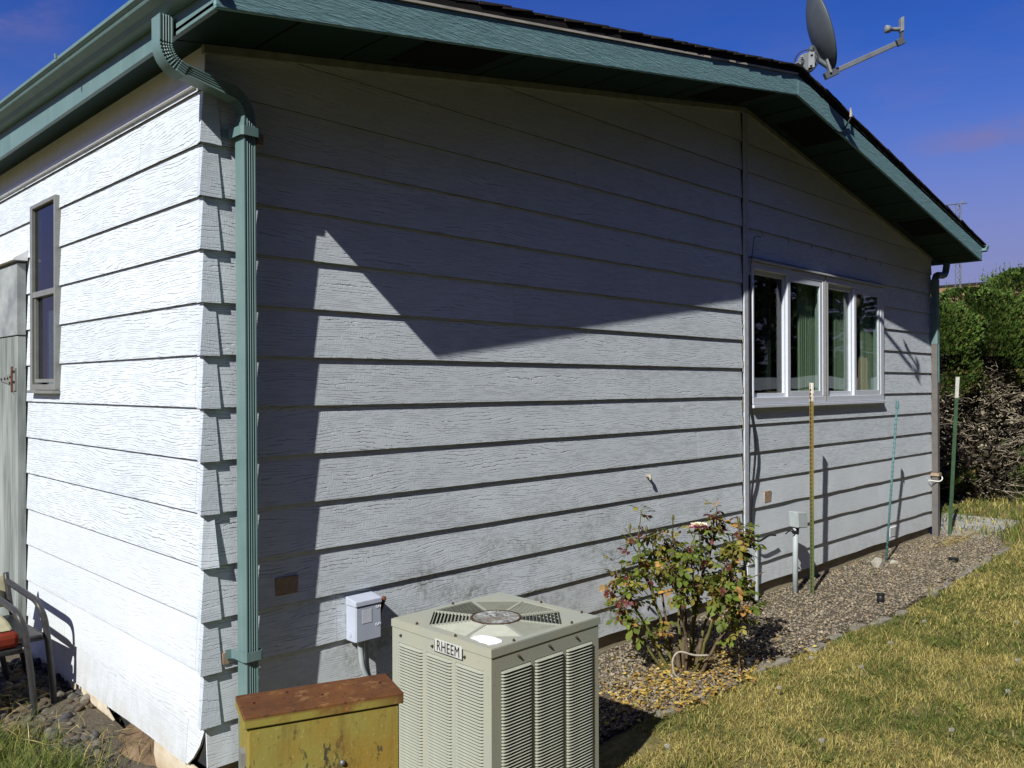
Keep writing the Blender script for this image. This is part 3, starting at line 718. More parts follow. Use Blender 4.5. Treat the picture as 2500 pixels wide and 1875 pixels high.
# downspout : fluted rectangular pipe swept along a path in the plane y = const
def ds_section(w, d, nr=5, amp=.0035):
    """closed outline in (n, y): n across, y front(-)..back(+); front and back fluted"""
    pts = []
    def flute(y, sgn, seq):
        for i in seq:
            a = -w/2+.009+(w-.018)*i/(nr*2); pts.append((a, y+(amp*sgn if i % 2 == 0 and 0 < i < nr*2 else 0)))
    flute(-d/2, 1, range(nr*2+1)); flute(d/2, -1, range(nr*2, -1, -1))
    return pts
def sweep(path, tang, w, d, yc, crimp=None, inner=0):
    sec_ = ds_section(w, d); rings = []
    for i, (p, a) in enumerate(zip(path, tang)):
        nx_, nz_ = math.cos(a), math.sin(a)      # direction across the pipe, in the xz plane
        k = crimp[i] if crimp else 0.0
        rings.append([(p[0]+n_*nx_*(1-(k*3 if n_*inner > 0 else 0)), yc+y_*(1-k*1.1), p[1]+n_*nz_*(1-(k*3 if n_*inner > 0 else 0))) for n_, y_ in sec_])
    return MB().loft(rings)
pipe = sweep([(.142, .905), (.152, -1.70)], [0, 0], .066, .074, -.064)
ds = part('downspout', pipe, 'gutter_paint', house)
def elbow(cx, cz, R_, a0, a1, n, yc, w=.066, d=.074, tail0=0, tail1=0, flip=1):
    path, tang, cr_ = [], [], []
    for i in range(n+1):
        a = a0+(a1-a0)*i/n; path.append((cx+R_*math.cos(a), cz+R_*math.sin(a))); tang.append(a); cr_.append(.07 if i % 2 else 0.0)
    cr_[0] = cr_[-1] = 0.0
    def ext(i, L, s):
        a = tang[i]; return (path[i][0]+s*L*(-math.sin(a)), path[i][1]+s*L*math.cos(a))
    sg = 1 if a1 > a0 else -1
    if tail0: path.insert(0, ext(0, tail0, -sg)); tang.insert(0, a0); cr_.insert(0, 0.0)
    if tail1: path.append(ext(-1, tail1, sg)); tang.append(a1); cr_.append(0.0)
    return sweep(path, tang, w, d, yc, cr_, -1)
A = math.radians(64)
Rb = .085
# upper bend turns from straight down to the slope, lower bend back to straight down
c1 = (-.182+Rb, 1.125); e1 = (c1[0]-Rb*math.cos(A), c1[1]-Rb*math.sin(A))
c2 = (.142-Rb, .925); e2 = (c2[0]+Rb*math.cos(A), c2[1]+Rb*math.sin(A))
part('elbow', elbow(c1[0], c1[1], Rb, math.pi, math.pi+A, 18, -.064, tail0=.095, tail1=.03), 'gutter_paint', ds)
part('elbow', elbow(c2[0], c2[1], Rb, A, 0, 18, -.064, w=.062, d=.070, tail0=.03, tail1=.05), 'gutter_paint', ds)
ang_ = math.atan2(e2[1]-e1[1], e2[0]-e1[0])
part('link_pipe', sweep([e1, e2], [ang_-math.pi/2+math.pi, ang_-math.pi/2+math.pi], .060, .067, -.064), 'gutter_paint', ds)
for z, x in ((.865, .142), (-1.17, .150)):
    m = MB()
    w, y0, y1 = .040, -.112, -.012
    for i, (dz) in enumerate((0,)):
        pts = [(x-w-.028, y1), (x-w-.006, y1-.004), (x-w, y1-.015), (x-w, y0+.01), (x-w+.01, y0), (x+w-.01, y0), (x+w, y0+.01), (x+w, y1-.015), (x+w+.006, y1-.004), (x+w+.028, y1)]
        m.loft([[(px, py, z-.018) for px, py in pts] + [(px+(.003 if px < x else -.003), py+.003, z-.018) for px, py in pts[::-1]], [(px, py, z+.018) for px, py in pts]+[(px+(.003 if px < x else -.003), py+.003, z+.018) for px, py in pts[::-1]]])
    part('strap', m, 'gutter_paint', ds)
part('strap_tab', MB().box(.213, .236, -.034, -.006, .845, .885), 'bare_wood', ds)
part('bare_patch', MB().box(.075, .100, -.006, .006, -1.21, -1.165), 'bare_wood', ds)
# far downspout
m = MB(); m.loft([[(x, y, z) for x, y in ((7.846, -.068), (7.904, -.068), (7.904, -.01), (7.846, -.01))] for z in (.30, -1.72)])
ds2 = part('downspout', m, 'primer_brown', house)
m = MB(); m.loft([[(x, y, z) for x, y in ((7.844, -.07), (7.906, -.07), (7.906, -.008), (7.844, -.008))] for z in (.97, .301)]); part('upper_pipe', m, 'gutter_paint', ds2)
part('paint_strip', MB().box(7.866, 7.9, -.0715, -.0692, -.10, .299), 'teal_chip', ds2)
pth = catmull([(8.20, -.045, 1.235), (8.20, -.045, 1.14), (8.15, -.042, 1.05), (8.03, -.04, 1.03), (7.93, -.039, 1.02), (7.88, -.039, .98), (7.875, -.039, .93)], 5)
part('elbow', MB().tube(pth, .036, 8), 'gutter_paint', ds2, True)
part('strap', MB().box(7.832, 7.918, -.082, .0, -1.07, -1.04), 'bare_wood', ds2)
part('wire_tie', MB().tube(catmull([(7.75, -.01, -1.11), (7.86, -.075, -1.125), (7.93, -.085, -1.10), (7.935, -.06, -1.06)]), .006, 6), 'flower_white', ds2)

# gable window
win = MB()
fr0, fr1 = -.016, .055
X0, X1, Z0, Z1 = WX0, WX1, WZ0, WZ1
fw = .052
win.box(X0, X1, fr0, fr1, Z1-fw, Z1); win.box(X0, X1, fr0, fr1, Z0, Z0+fw)
xm0, xm1 = 5.302, 5.406
for a, b in ((X0, X0+.018), (xm0, xm0+.045), (xm0+.055, xm1), (X1-.075, X1)): win.box(a, b, fr0, fr1, Z0+fw, Z1-fw)
window = part('window', win, 'vinyl_white', house, bevel=.004)
part('window_head_flashing', MB().box(X0-.015, X1+.02, -.034, .012, Z1+.004, Z1+.018), 'weathered_trim', window)
part('window_sill', MB().box(X0-.01, X1+.008, -.030, .012, Z0-.026, Z0-.002), 'vinyl_white', window, bevel=.003)
part('mullion_gap', MB().box(xm0+.046, xm0+.054, -.02, .02, Z0+.004, Z1-.004), 'old_filler', window)
def sash(x0, x1, y0, y1, st, gy, gm):
    z0, z1 = Z0+fw, Z1-fw; m = MB()
    m.box(x0, x0+st, y0, y1, z0, z1); m.box(x1-st, x1, y0, y1, z0, z1); m.box(x0+st, x1-st, y0, y1, z1-st, z1); m.box(x0+st, x1-st, y0, y1, z0, z0+st)
    part('sash', m, 'vinyl_white', window, bevel=.002)
    part('pane', MB().box(x0+st, x1-st, gy, gy+.004, z0+st, z1-st), gm, window)
sash(4.177, 4.72, .012, .05, .03, .034, 'screen_glass')
sash(4.70, 5.30, -.012, .010, .045, -.004, 'window_glass')
sash(5.408, 5.95, .012, .05, .038, .034, 'window_glass')
sash(5.93, 6.506, -.012, .010, .045, -.004, 'window_glass')
def curtain(x0, x1, y):
    m = MB(); n_ = 60
    for i in range(n_+1):
        x = x0+(x1-x0)*i/n_; yy = y+.011*math.sin(i*1.05)+.004*math.sin(i*2.7)
        m.v += [(x, yy, Z0-.25), (x, yy, Z1+.1)]
    m.f = [(2*i, 2*i+2, 2*i+3, 2*i+1) for i in range(n_)]
    part('curtain', m, 'curtain', window, True)
curtain(5.06, 5.40, .085); curtain(5.74, 5.96, .095); curtain(6.30, 6.60, .085); curtain(4.56, 4.68, .13)
# side window
m = MB(); xo = -.022
for y0, y1, z0, z1 in ((LY0, LY0+.022, LZ0, LZ1), (LY1-.035, LY1, LZ0, LZ1), (LY0+.022, LY1-.035, LZ1-.022, LZ1), (LY0+.022, LY1-.035, LZ0, LZ0+.03)): m.box(xo, .03, y0, y1, z0, z1)
sw = part('window', m, 'aluminium_frame', house, bevel=.003)
part('window_rail', MB().box(-.018, .02, LY0+.022, LY1-.035, .372, .402), 'aluminium_frame', sw)
part('window_sill', MB().box(-.036, .012, LY0-.01, LY1+.01, LZ0-.018, LZ0-.002), 'aluminium_frame', sw)
part('pane', MB().box(-.004, .0, LY0+.022, LY1-.035, .402, LZ1-.035), 'side_glass', sw)
part('pane', MB().box(.006, .010, LY0+.022, LY1-.035, LZ0+.04, .372), 'side_glass', sw)
part('window_shade', MB().box(.06, .064, LY0, LY1, LZ0, .36), 'shade_grey', sw)
m = MB(); m.box(-.012, .004, LY0+.036, LY0+.052, LZ0+.041, .371); m.box(-.012, .004, LY1-.066, LY1-.051, LZ0+.041, .371); m.box(-.012, .004, LY0+.052, LY1-.066, LZ0+.041, LZ0+.06)
part('sash', m, 'aluminium_frame', sw)

# closet door at the side wall
dy0, dy1 = 2.27, 3.3
door = part('closet_door', MB().box(-.045, -.014, dy0+.075, dy1, -1.62, .168), 'grey_wood', house, bevel=.003)
part('door_stile', MB().box(-.046, -.001, dy0, dy0+.071, -1.62, .168), 'grey_wood', door, bevel=.003)
part('door_panel', MB().box(-.05, -.002, dy0-.004, dy1, .174, .585), 'grey_sheet', door, bevel=.003)
m = MB().hexa([(-.075, dy0-.03, .60), (-.075, dy1, .60), (.0, dy1, .60), (.0, dy0-.03, .60), (-.07, dy0-.03, .612), (-.07, dy1, .612), (.0, dy1, .66), (.0, dy0-.03, .66)])
part('door_drip_cap', m, 'white_trim', door)
hz = -.115
hinge = part('hinge', MB().prism([(-.053, dy0+.016, hz+.10), (-.053, dy0+.066, hz+.10), (-.053, dy0+.066, hz-.03), (-.053, dy0+.016, hz-.03)], (.006, 0, 0)), 'aluminium_frame', door)
put('hinge_strap', MB().prism([(-.053, dy0+.08, hz+.075), (-.053, dy0+.34, hz+.045), (-.053, dy0+.34, hz+.03), (-.053, dy0+.08, hz-.0)], (.007, 0, 0)).mesh('hinge_strap'), 'aluminium_frame', door)
m = MB()
for yy, zz in ((.03, .08), (.052, .08), (.03, .02), (.052, .02), (.11, .05), (.16, .042), (.22, .04), (.12, .015), (.29, .037)):
    m.tube([(-.0535, dy0+yy, hz+zz), (-.058, dy0+yy, hz+zz)], .007, 8)
put('hinge_screw', m.mesh('hinge_screw'), 'black_rubber', door)
part('hinge_pin', MB().tube([(-.056, dy0+.073, hz-.04), (-.056, dy0+.073, hz+.11)], .006, 8), 'rust', door)

# ------------------------------------------------------------ condenser unit
ax0, ay0, ax1, ay1, az1 = .528, -1.048, 1.108, -.492, -1.022
ac = thing('air_conditioner', ((ax0+ax1)/2, (ay0+ay1)/2, -1.70), 'square beige condenser with louvred sides and fan grille on top', 'air conditioner')
part('pad', MB().box(ax0-.08, ax1+.08, ay0-.08, ay1+.08, -1.75, -1.665), 'concrete', ac, bevel=.01)
z0 = -1.664
part('core', MB().box(ax0+.03, ax1-.03, ay0+.03, ay1-.03, z0+.02, az1-.06), 'ac_dark', ac)
NS = 48; zt_, zb_ = az1-.084, -1.648; ph = (zt_-zb_)/NS
def side(u0, u1, P, nrm, name='side_panel'):
    """sheet with three louvre columns; P(u, depth, z) maps into the world"""
    m = MB(); W = u1-u0; mg = .040; gp = .020; cw = (W-2*mg-2*gp)/3
    def pb(a, b, za, zb): m.hexa([P(a,0,za), P(b,0,za), P(b,.006,za), P(a,.006,za), P(a,0,zb), P(b,0,zb), P(b,.006,zb), P(a,.006,zb)])
    pb(u0, u1, zt_, az1-.004); pb(u0, u1, z0, zb_)
    cols = [u0+mg+i*(cw+gp) for i in range(3)]
    pb(u0, cols[0], zb_, zt_); pb(cols[2]+cw, u1, zb_, zt_); pb(cols[0]+cw, cols[1], zb_, zt_); pb(cols[1]+cw, cols[2], zb_, zt_)
    return part(name, m, 'ac_paint', ac), cols, cw
def slat(cw, P0, parent):
    prof = [(.0055, .5), (.001, .30), (-.0105, -.36), (-.0095, -.50), (-.003, -.42), (.006, .38)]
    m = MB(); rings = []
    for a, k in ((0, .25), (.006, .85), (.02, 1), (cw-.02, 1), (cw-.006, .85), (cw, .25)):
        rings.append([P0(a, .004+(d-.004)*k, z*ph*.78) for d, z in prof])
    return m.loft(rings).mesh('louver_slat')
# faces: west (-x) and south (-y); depth goes inward
pw, cols, cw = side(ay0, ay1, lambda u, d, z: (ax0+d, u, z), None)
me = slat(cw, lambda a, d, z: (d, a, z), pw); me.materials.append(MATS['ac_slat'])
for c0 in cols:
    for i in range(NS):
        o = put('louver_slat', me, None, pw); o.location = (ax0, c0, zt_-(i+.5)*ph)
ps, cols, cw = side(ax0+.006, ax1-.006, lambda u, d, z: (u, ay0+d, z), None)
me = slat(cw, lambda a, d, z: (a, d, z), ps); me.materials.append(MATS['ac_slat'])
for c0 in cols:
    for i in range(NS):
        o = put('louver_slat', me, None, ps); o.location = (c0, ay0, zt_-(i+.5)*ph)
part('side_panel', MB().box(ax0+.006, ax1-.006, ay1-.006, ay1, z0, az1-.004), 'ac_paint', ac); part('side_panel', MB().box(ax1-.006, ax1, ay0+.006, ay1-.006, z0, az1-.004), 'ac_paint', ac)
# top sheet with eight grille bays round a hub
cx, cy = (ax0+ax1)/2, (ay0+ay1)/2; hw, hd = (ax1-ax0)/2, (ay1-ay0)/2
m = MB(); ro = .250; ri = .098; rim = 0.004
def tp(p, z): return (cx+p[0], cy+p[1], z)
offs = math.pi/8
oct_o = [(ro/math.cos(math.pi/8)*math.cos(offs+k*math.pi/4), ro/math.cos(math.pi/8)*math.sin(offs+k*math.pi/4)) for k in range(8)]
hx, hy = hw-.001, hd-.001
sq = []
for k, (px, py) in enumerate(oct_o):
    s_ = min(hx/abs(px) if px else 9, hy/abs(py) if py else 9); sq.append((px*s_, py*s_))
corner = {0: (hx, hy), 2: (-hx, hy), 4: (-hx, -hy), 6: (hx, -hy)}
zt, zu = az1, az1-.006
for k in range(8):
    a, b = oct_o[k], oct_o[(k+1) % 8]; A_, B_ = sq[k], sq[(k+1) % 8]
    poly = [a, A_]+([corner[k]] if k in corner else [])+[B_, b]
    m.prism([tp(p, zu) for p in poly], (0, 0, .006))
part('top_panel', m, 'ac_paint', ac)
part('top_rim', MB().box(ax0-.003, ax0-.0005, ay0-.003, ay1+.003, az1-.03, az1-.002).box(ax0-.0005, ax1+.003, ay0-.003, ay0-.0005, az1-.03, az1-.002), 'ac_paint', ac)
grille = MB(); frame = MB()
for k in range(8):
    a_mid = k*math.pi/4+math.pi/4; rd = Vector((math.cos(a_mid), math.sin(a_mid), 0)); tg = Vector((-rd.y, rd.x, 0))
    # spokes between bays
    a_s = offs+k*math.pi/4; sd = Vector((math.cos(a_s), math.sin(a_s), 0)); st = Vector((-sd.y, sd.x, 0))
    frame.obox(Vector((cx, cy, az1-.004))+sd*((ri+ro/math.cos(math.pi/8))/2), sd*((ro/math.cos(math.pi/8)-ri)/2), st*.006, (0, 0, .0035))
    sec_ = MB(); nsl = 11
    for i in range(nsl):
        rr = ri+.008+(ro-ri-.012)*i/(nsl-1)
        hwid = rr*math.tan(math.pi/8)-.008
        n_ = Vector((0, 0, 1)); tilt = (rd*.0055+Vector((0, 0, -.008)))
        thn = (rd*.8+Vector((0, 0, .55))).normalized()*.0007
        sec_.obox(Vector((cx, cy, az1-.009))+rd*rr, tg*hwid, tilt, thn)
    part('fan_grille', sec_, 'ac_slat', ac)
part('grille_spokes', frame, 'ac_paint', ac)
m = MB(); n_ = 40
m.loft([[(cx+r_*math.cos(2*math.pi*i/n_), cy+r_*math.sin(2*math.pi*i/n_), z_) for i in range(n_)] for r_, z_ in ((ri, az1-.012), (ri+.003, az1-.001), (ri, az1+.003), (ri-.006, az1+.002), (ri-.007, az1+.0005))])
part('hub_ring', m, 'rust_dark', ac, True)
part('hub_plate', MB().loft([[(cx+r_*math.cos(2*math.pi*i/n_), cy+r_*math.sin(2*math.pi*i/n_), z_) for i in range(n_)] for r_, z_ in ((ri-.0075, az1-.002), (ri-.0075, az1+.0015))]), 'ac_hub', ac)
m = MB()
pts = [(ax0+.055, ay0+.035), (ax0+.125, ay0+.015), (ax0+.155, ay0+.03), (ax0+.165, ay0+.075), (ax0+.12, ay0+.115), (ax0+.075, ay0+.12), (ax0+.05, ay0+.085)]
pts = [(ax0+a_*.58, ay0+b_*.556) for a_, b_ in ((.06, .2626), (.10, .272), (.1485, .2595), (.165, .215), (.178, .1666), (.166, .0842), (.135, .052), (.096, .051), (.0456, .0689), (.05, .12), (.043, .16), (.055, .19))]
part('paper_label', MB().prism([(x, y, az1+.0005) for x, y in pts], (0, 0, .0015)), 'sticker_white', ac)
# nameplate on the west face
bx = ax0-.006; by0, by1, bz0, bz1 = ay0+.145, ay0+.30, az1-.072, az1-.018
bx = ax0-.002
badge = part('nameplate', MB().box(bx, ax0+.002, by0, by1, bz0, bz1), 'badge_black', ac)
part('nameplate_face', MB().box(bx-.0012, bx-.0002, by0+.004, by1-.004, bz0+.004, bz1-.004), 'badge_silver', badge)
tm = text_mesh('RHEEM', .052, .0008, 0.0); tm.transform(Matrix.Scale(.80, 4, (1, 0, 0)))
tm.transform(Matrix.Translation((bx-.0018, (by0+by1)/2, (bz0+bz1)/2)) @ Matrix(((0, 0, -1, 0), (-1, 0, 0, 0), (0, 1, 0, 0), (0, 0, 0, 1))))
ys_ = [v.co.y for v in tm.vertices]; zs_ = [v.co.z for v in tm.vertices]
for v in tm.vertices:
    v.co.y = (by0+by1)/2+(v.co.y-(max(ys_)+min(ys_))/2)*(.122/(max(ys_)-min(ys_))); v.co.z = (bz0+bz1)/2+(v.co.z-(max(zs_)+min(zs_))/2)*(.036/(max(zs_)-min(zs_)))
put('lettering', tm, 'badge_black', badge)
def screw(p, n):
    n = Vector(n); part('screw', MB().tube([Vector(p), Vector(p)+n*.006, Vector(p)+n*.009], [.0052, .0048, .0025], 7), 'rust_dark', ac)
for u in (.13, .29, .44): screw((ax0+u, ay0, az1-.05), (0, -1, 0))
for u in (.135, .31, .50): screw((ax0, ay0+u if u != .31 else by1+.012, az1-.055), (-1, 0, 0))
for px, py in ((.12, .012), (.43, .012), (.012, .2), (.012, .42), (.3, .545), (.57, .3), (.568, .08)): screw((ax0+px, ay0+py, az1), (0, 0, 1))

# ------------------------------------------------------------ rusty utility cabinet
cab = thing('utility_cabinet', (-.3, -1.28, -1.72), 'yellow utility cabinet with rusted brown lid beside the condenser', 'utility cabinet')
FL, FR, BL = Vector((-.502, -1.291, 0)), Vector((-.136, -1.424, 0)), Vector((-.456, -1.138, 0)); CZ = -.90
u_ = (FR-FL); v_ = (BL-FL); v_ = v_-u_*(v_.dot(u_)/u_.length_squared)
def cpt(a, b, z): p = FL+u_*a+v_*b; return (p.x, p.y, z)
def cbox(a0, a1, b0, b1, z0, z1): return MB().hexa([cpt(a0,b0,z0), cpt(a1,b0,z0), cpt(a1,b1,z0), cpt(a0,b1,z0), cpt(a0,b0,z1), cpt(a1,b0,z1), cpt(a1,b1,z1), cpt(a0,b1,z1)])
part('lid', cbox(0, 1, 0, 1, CZ-.028, CZ), 'cabinet_top', cab, bevel=.0025)
part('body', cbox(.022, .978, .06, .985, -1.76, CZ-.0295), 'cabinet_yellow', cab, bevel=.004)
part('door', cbox(.03, .97, .035, .06, -1.70, CZ-.031), 'cabinet_yellow', cab, bevel=.003)
p = Vector(cpt(.60, .035, CZ-.15)); nf = Vector((-u_.y, u_.x, 0)).normalized()*-1
part('lock_bolt', MB().tube([p, p+nf*.004, p+nf*.007], [.007, .007, .005], 10), 'metal_grey', cab, True)
for zz in (CZ-.11, CZ-.155):
    p = Vector(cpt(.018, .3, zz)); sd = -u_.normalized()
    part('latch', MB().obox(p+sd*.004, sd*.006, v_.normalized()*.02, (0, 0, .016)), 'aluminium_frame', cab)
m = MB()
for a, b in ((.08, .55), (.5, .45), (.9, .6), (.3, .8)):
    p = Vector(cpt(a, b, CZ-.001)); m.tube([p, p+Vector((0, 0, .004))], .006, 7)
part('rivet', m, 'rust', cab)

# ------------------------------------------------------------ disconnect box
eb = thing('electrical_box', (.71, -.04, -1.24), 'pale grey electrical disconnect box with rusty lever on lit siding', 'electrical box')
ex0, ex1, ez0, ez1 = .642, .778, -1.236, -1.052
part('enclosure', MB().box(ex0+.003, ex1-.003, -.070, -.001, ez0, ez1-.006), 'ebox_grey', eb, bevel=.004)
part('cover', MB().box(ex0+.004, ex1-.002, -.079, -.0705, ez0+.002, ez1-.031), 'ebox_grey', eb, bevel=.003)
m = MB().hexa([(ex0-.001, -.083, ez1-.028), (ex1+.002, -.083, ez1-.028), (ex1+.002, -.003, ez1-.028), (ex0-.001, -.003, ez1-.028), (ex0-.001, -.081, ez1-.006), (ex1+.002, -.081, ez1-.006), (ex1+.002, -.003, ez1+.008), (ex0-.001, -.003, ez1+.008)])
part('hood', m, 'ebox_grey', eb, bevel=.003)
part('label_plate', MB().box(ex0+.033, ex0+.083, -.0803, -.0795, ez0+.080, ez0+.138), 'ebox_label', eb)
for txt, zz in (('ON', ez1-.045), ('OFF', ez0+.062)):
    tm = text_mesh(txt, .016, .0008); tm.transform(Matrix.Translation((ex1-.017, -.0797, zz)) @ Matrix.Rotation(math.pi/2, 4, 'X')); put('lettering', tm, 'sticker_white', eb)
part('lever', MB().tube([(ex1+.001, -.035, -1.155), (ex1+.02, -.04, -1.14), (ex1+.026, -.045, -1.11), (ex1+.034, -.052, -1.075), (ex1+.036, -.053, -1.066)], [.007, .008, .009, .011, .008], 8), 'rust', eb, True)
part('knockout', MB().tube([(ex0+.0028, -.03, -1.205), (ex0+.001, -.03, -1.205)], .014, 14), 'ebox_grey', eb)
part('conduit', MB().tube(catmull([(.685, -.045, -1.235), (.690, -.047, -1.28), (.70, -.05, -1.36), (.735, -.06, -1.45), (.76, -.08, -1.58), (.77, -.12, -1.72)]), .0125, 9), 'conduit_grey', eb, True)
part('conduit', MB().tube(catmull([(.725, -.038, -1.235), (.727, -.038, -1.30), (.74, -.035, -1.40), (.79, -.05, -1.52), (.82, -.10, -1.64), (.83, -.2, -1.70)]), .010, 9), 'conduit_grey', eb, True)

# ------------------------------------------------------------ satellite dish
dish = thing('satellite_dish', (4.17, -.32, 2.07), 'dark grey satellite dish with feed arm on the roof ridge', 'satellite dish')
nrm = Vector((.66, -.73, .30)).normalized(); hz_ = Vector((0, 0, 1)).cross(nrm).normalized(); up_ = nrm.cross(hz_)
dc = Vector((4.455, -.485, 2.13))+up_*.30-hz_*.01
m = MB(); nr, na = 7, 40; rings = []
def dpt(r, a, off): return dc+hz_*(.185*r*math.cos(a))+up_*(.285*r*math.sin(a))+nrm*(.07*r*r-.07+off)
for r in [i/nr for i in range(1, nr+1)]: rings.append([dpt(r, 2*math.pi*k/na, 0) for k in range(na)])
rings.append([dpt(1.0, 2*math.pi*k/na, .012)+ (dpt(1.0, 2*math.pi*k/na, 0)-dc)*.02 for k in range(na)])
for r in [i/nr for i in range(nr, 0, -1)]: rings.append([dpt(r*.985, 2*math.pi*k/na, .008) for k in range(na)])
m.loft(rings)
part('reflector', m, 'dish_grey', dish, True)
low = Vector((4.42, -.49, 2.105)); endp = Vector((4.785, -.845, 2.335))
dv = (endp-low).normalized(); sd = dv.cross(Vector((0, 0, 1))).normalized(); uu = sd.cross(dv)
m = MB().obox((low+endp)/2-dv*.02, dv*((endp-low).length/2-.03), sd*.011, uu*.017); part('feed_arm', m, 'metal_grey', dish, bevel=.003)
part('arm_joint', MB().obox(endp-dv*.012, dv*.028, sd*.015, uu*.024), 'dish_grey', dish, bevel=.003)
part('feed_bracket', MB().obox(endp+Vector((-.004, 0, .055)), sd*.012, dv*.010, (0, 0, .045)), 'dish_grey', dish)
part('receiver', MB().obox(endp+Vector((-.004, 0, .115)), sd*.02, dv*.014, (0, 0, .05)), 'metal_light', dish, bevel=.004)
tl = -Vector((dv.x, dv.y, 0)).normalized(); st_ = endp+Vector((0, 0, .085))
part('feed_horn', MB().tube([st_, st_+tl*.05, st_+tl*.085, st_+tl*.087, st_+tl*.115, st_+tl*.12], [.016, .014, .015, .026, .028, .020], 14), 'metal_light', dish, True)
ft = Vector((4.17, -.33, 2.06))
part('foot_plate', MB().obox((4.20, -.34, 2.068), (.09, 0, -.0155), (0, .05, 0), (0, 0, .004)), 'metal_grey', dish)
mast_t = Vector((4.27, -.36, 2.19))
part('mast', MB().tube([ft, ft+Vector((.02, -.005, .07)), mast_t], .026, 14), 'metal_grey', dish, True)
hub = Vector((4.28, -.375, 2.17))
vd = Vector((-.913, -.41, 0)); 
part('clamp', MB().tube([hub-vd*.03, hub+vd*.035], [.064, .062], 20), 'dish_grey', dish)
m = MB()
ring = [hub+vd*.045+ (Vector((.41, -.913, 0))*math.cos(a)+Vector((0, 0, 1))*math.sin(a))*.078 for a in [2*math.pi*k/24 for k in range(25)]]
m.tube(ring, .0045, 6, False); part('cable', m, 'black_rubber', dish, True)
part('clamp_plate', MB().obox(hub+vd*.05+Vector((.015, -.03, .0)), vd*.006, Vector((.41, -.913, 0))*.022, (0, 0, .055)), 'metal_light', dish, bevel=.003)
m = MB()
for dx, dz in ((-.03, .03), (.035, .04), (.03, -.035), (-.045, -.02)): q = hub+vd*.05+Vector((.41, -.913, 0))*dx+Vector((0, 0, dz)); m.tube([q, q+vd*.018], .009, 6)
part('bolt', m, 'metal_light', dish)
part('back_bracket', MB().tube(catmull([hub+Vector((.01, -.02, .06)), dc-up_*.10-nrm*.09, dc-up_*.19-nrm*.075, low-nrm*.02+Vector((0, 0, .05)), low-nrm*.012]), [.02]*24+[.016], 8), 'dish_grey', dish, True)
part('arm_plate', MB().obox(low+Vector((-.02, .0, .045))-nrm*.01, hz_*.018, nrm*.008, up_*.05), 'metal_light', dish, bevel=.003)
part('arm_plate', MB().obox(low+Vector((0, 0, -.005)), dv*.05, sd*.018, uu*.022), 'dish_grey', dish)
part('dish_cable', MB().tube(catmull([(4.86, -.435, 1.93), (4.86, -.45, 1.91), (4.845, -.43, 1.86), (4.80, -.42, 1.80), (4.74, -.415, 1.765), (4.68, -.40, 1.775)]), .006, 6), 'black_rubber', dish, True)
part('cable_clip', MB().tube([(4.865, -.44, 1.97), (4.86, -.445, 1.90)], [.006, .012], 7), 'sapwood', dish)

# ------------------------------------------------------------ posts, stake, pipes by the wall
tp_ = thing('fence_post', (4.65, -.22, -1.71), 'rusty olive perforated metal fence post in front of the window', 'fence post')
m = MB(); px, py = 4.651, -.222
lay = [(a_*.68, b_*.8) for a_, b_ in [(-.024, -.010), (-.016, -.010), (-.010, .008), (.010, .008), (.016, -.010), (.024, -.010), (.024, -.007), (.0185, -.007), (.0125, .0115), (-.0125, .0115), (-.0185, -.007), (-.024, -.007)]]
def rp(a, b): # the post faces the camera
    c_, s_ = math.cos(math.radians(-38)), math.sin(math.radians(-38)); return px+a*c_-b*s_, py+a*s_+b*c_
m.loft([[(*rp(a, b), z) for a, b in lay] for z in (-1.80, -.107)])
part('channel', m, 'post_olive', tp_)
m = MB()
for i in range(50):
    z = -.16-i*.031; q = rp(0, .006); dr = Vector((rp(0, 1)[0]-px, rp(0, 1)[1]-py, 0))
    c0 = Vector((q[0], q[1], z)); rx = Vector((rp(1, 0)[0]-px, rp(1, 0)[1]-py, 0))
    m.obox(c0, rx*.0042, dr*.0008, (0, 0, .008))
part('hole_row', m, 'dark_gap', tp_)
gp = thing('fence_post', (8.0, -.13, -1.71), 'leaning green metal fence post with white tip past the far corner', 'fence post')
b0, b1 = Vector((8.03, -.117, -1.78)), Vector((8.30, -.122, -.04)); d_ = (b1-b0)
def tee(p0, p1): 
    ring = [(-.02, -.004), (-.003, -.004), (-.003, -.026), (.003, -.026), (.003, -.004), (.02, -.004), (.02, .003), (-.02, .003)]
    return MB().loft([[(p.x+a*.8-b*.6, p.y-a*.6-b*.8, p.z) for a, b in ring] for p in (p0, p1)])
part('shaft', tee(b0, b0+d_*.87), 'post_green', gp); part('white_tip', tee(b0+d_*.871, b1), 'post_white', gp)
st = thing('garden_stake', (6.18, -.18, -1.71), 'thin teal garden stake leaning toward the lit siding right of window', 'garden stake')
q0, q1 = Vector((6.176, -.178, -1.78)), Vector((6.27, -.250, -.285))
part('rod', MB().tube([q0, q1], .0095, 8), 'stake_teal', st, True)
m = MB()
for i in range(32):
    p = q0+(q1-q0)*(.06+i*.028); m.tube([p, p+Vector((.0, -.0, .006))], .0125, 6)
part('rib_ring', m, 'stake_teal', st, kind='stuff')
part('cap', MB().tube([q1-Vector((0, 0, .05)), q1-Vector((0, 0, .035)), q1+Vector((.002, 0, .02))], [.016, .016, .012], 8), 'stake_teal', st)
gb = thing('junction_box', (4.57, -.136, -1.71), 'small tilted grey junction box on conduit left of rusty post', 'junction box')
part('conduit', MB().tube([(4.578, -.128, -1.76), (4.566, -.134, -1.45), (4.560, -.140, -1.20)], .020, 10), 'conduit_grey', gb, True)
m = MB().obox((4.575, -.150, -1.138), Vector((.052, -.012, -.005)), Vector((.012, .040, 0)), Vector((-.006, 0, .060)))
part('box', m, 'conduit_grey', gb, bevel=.006)
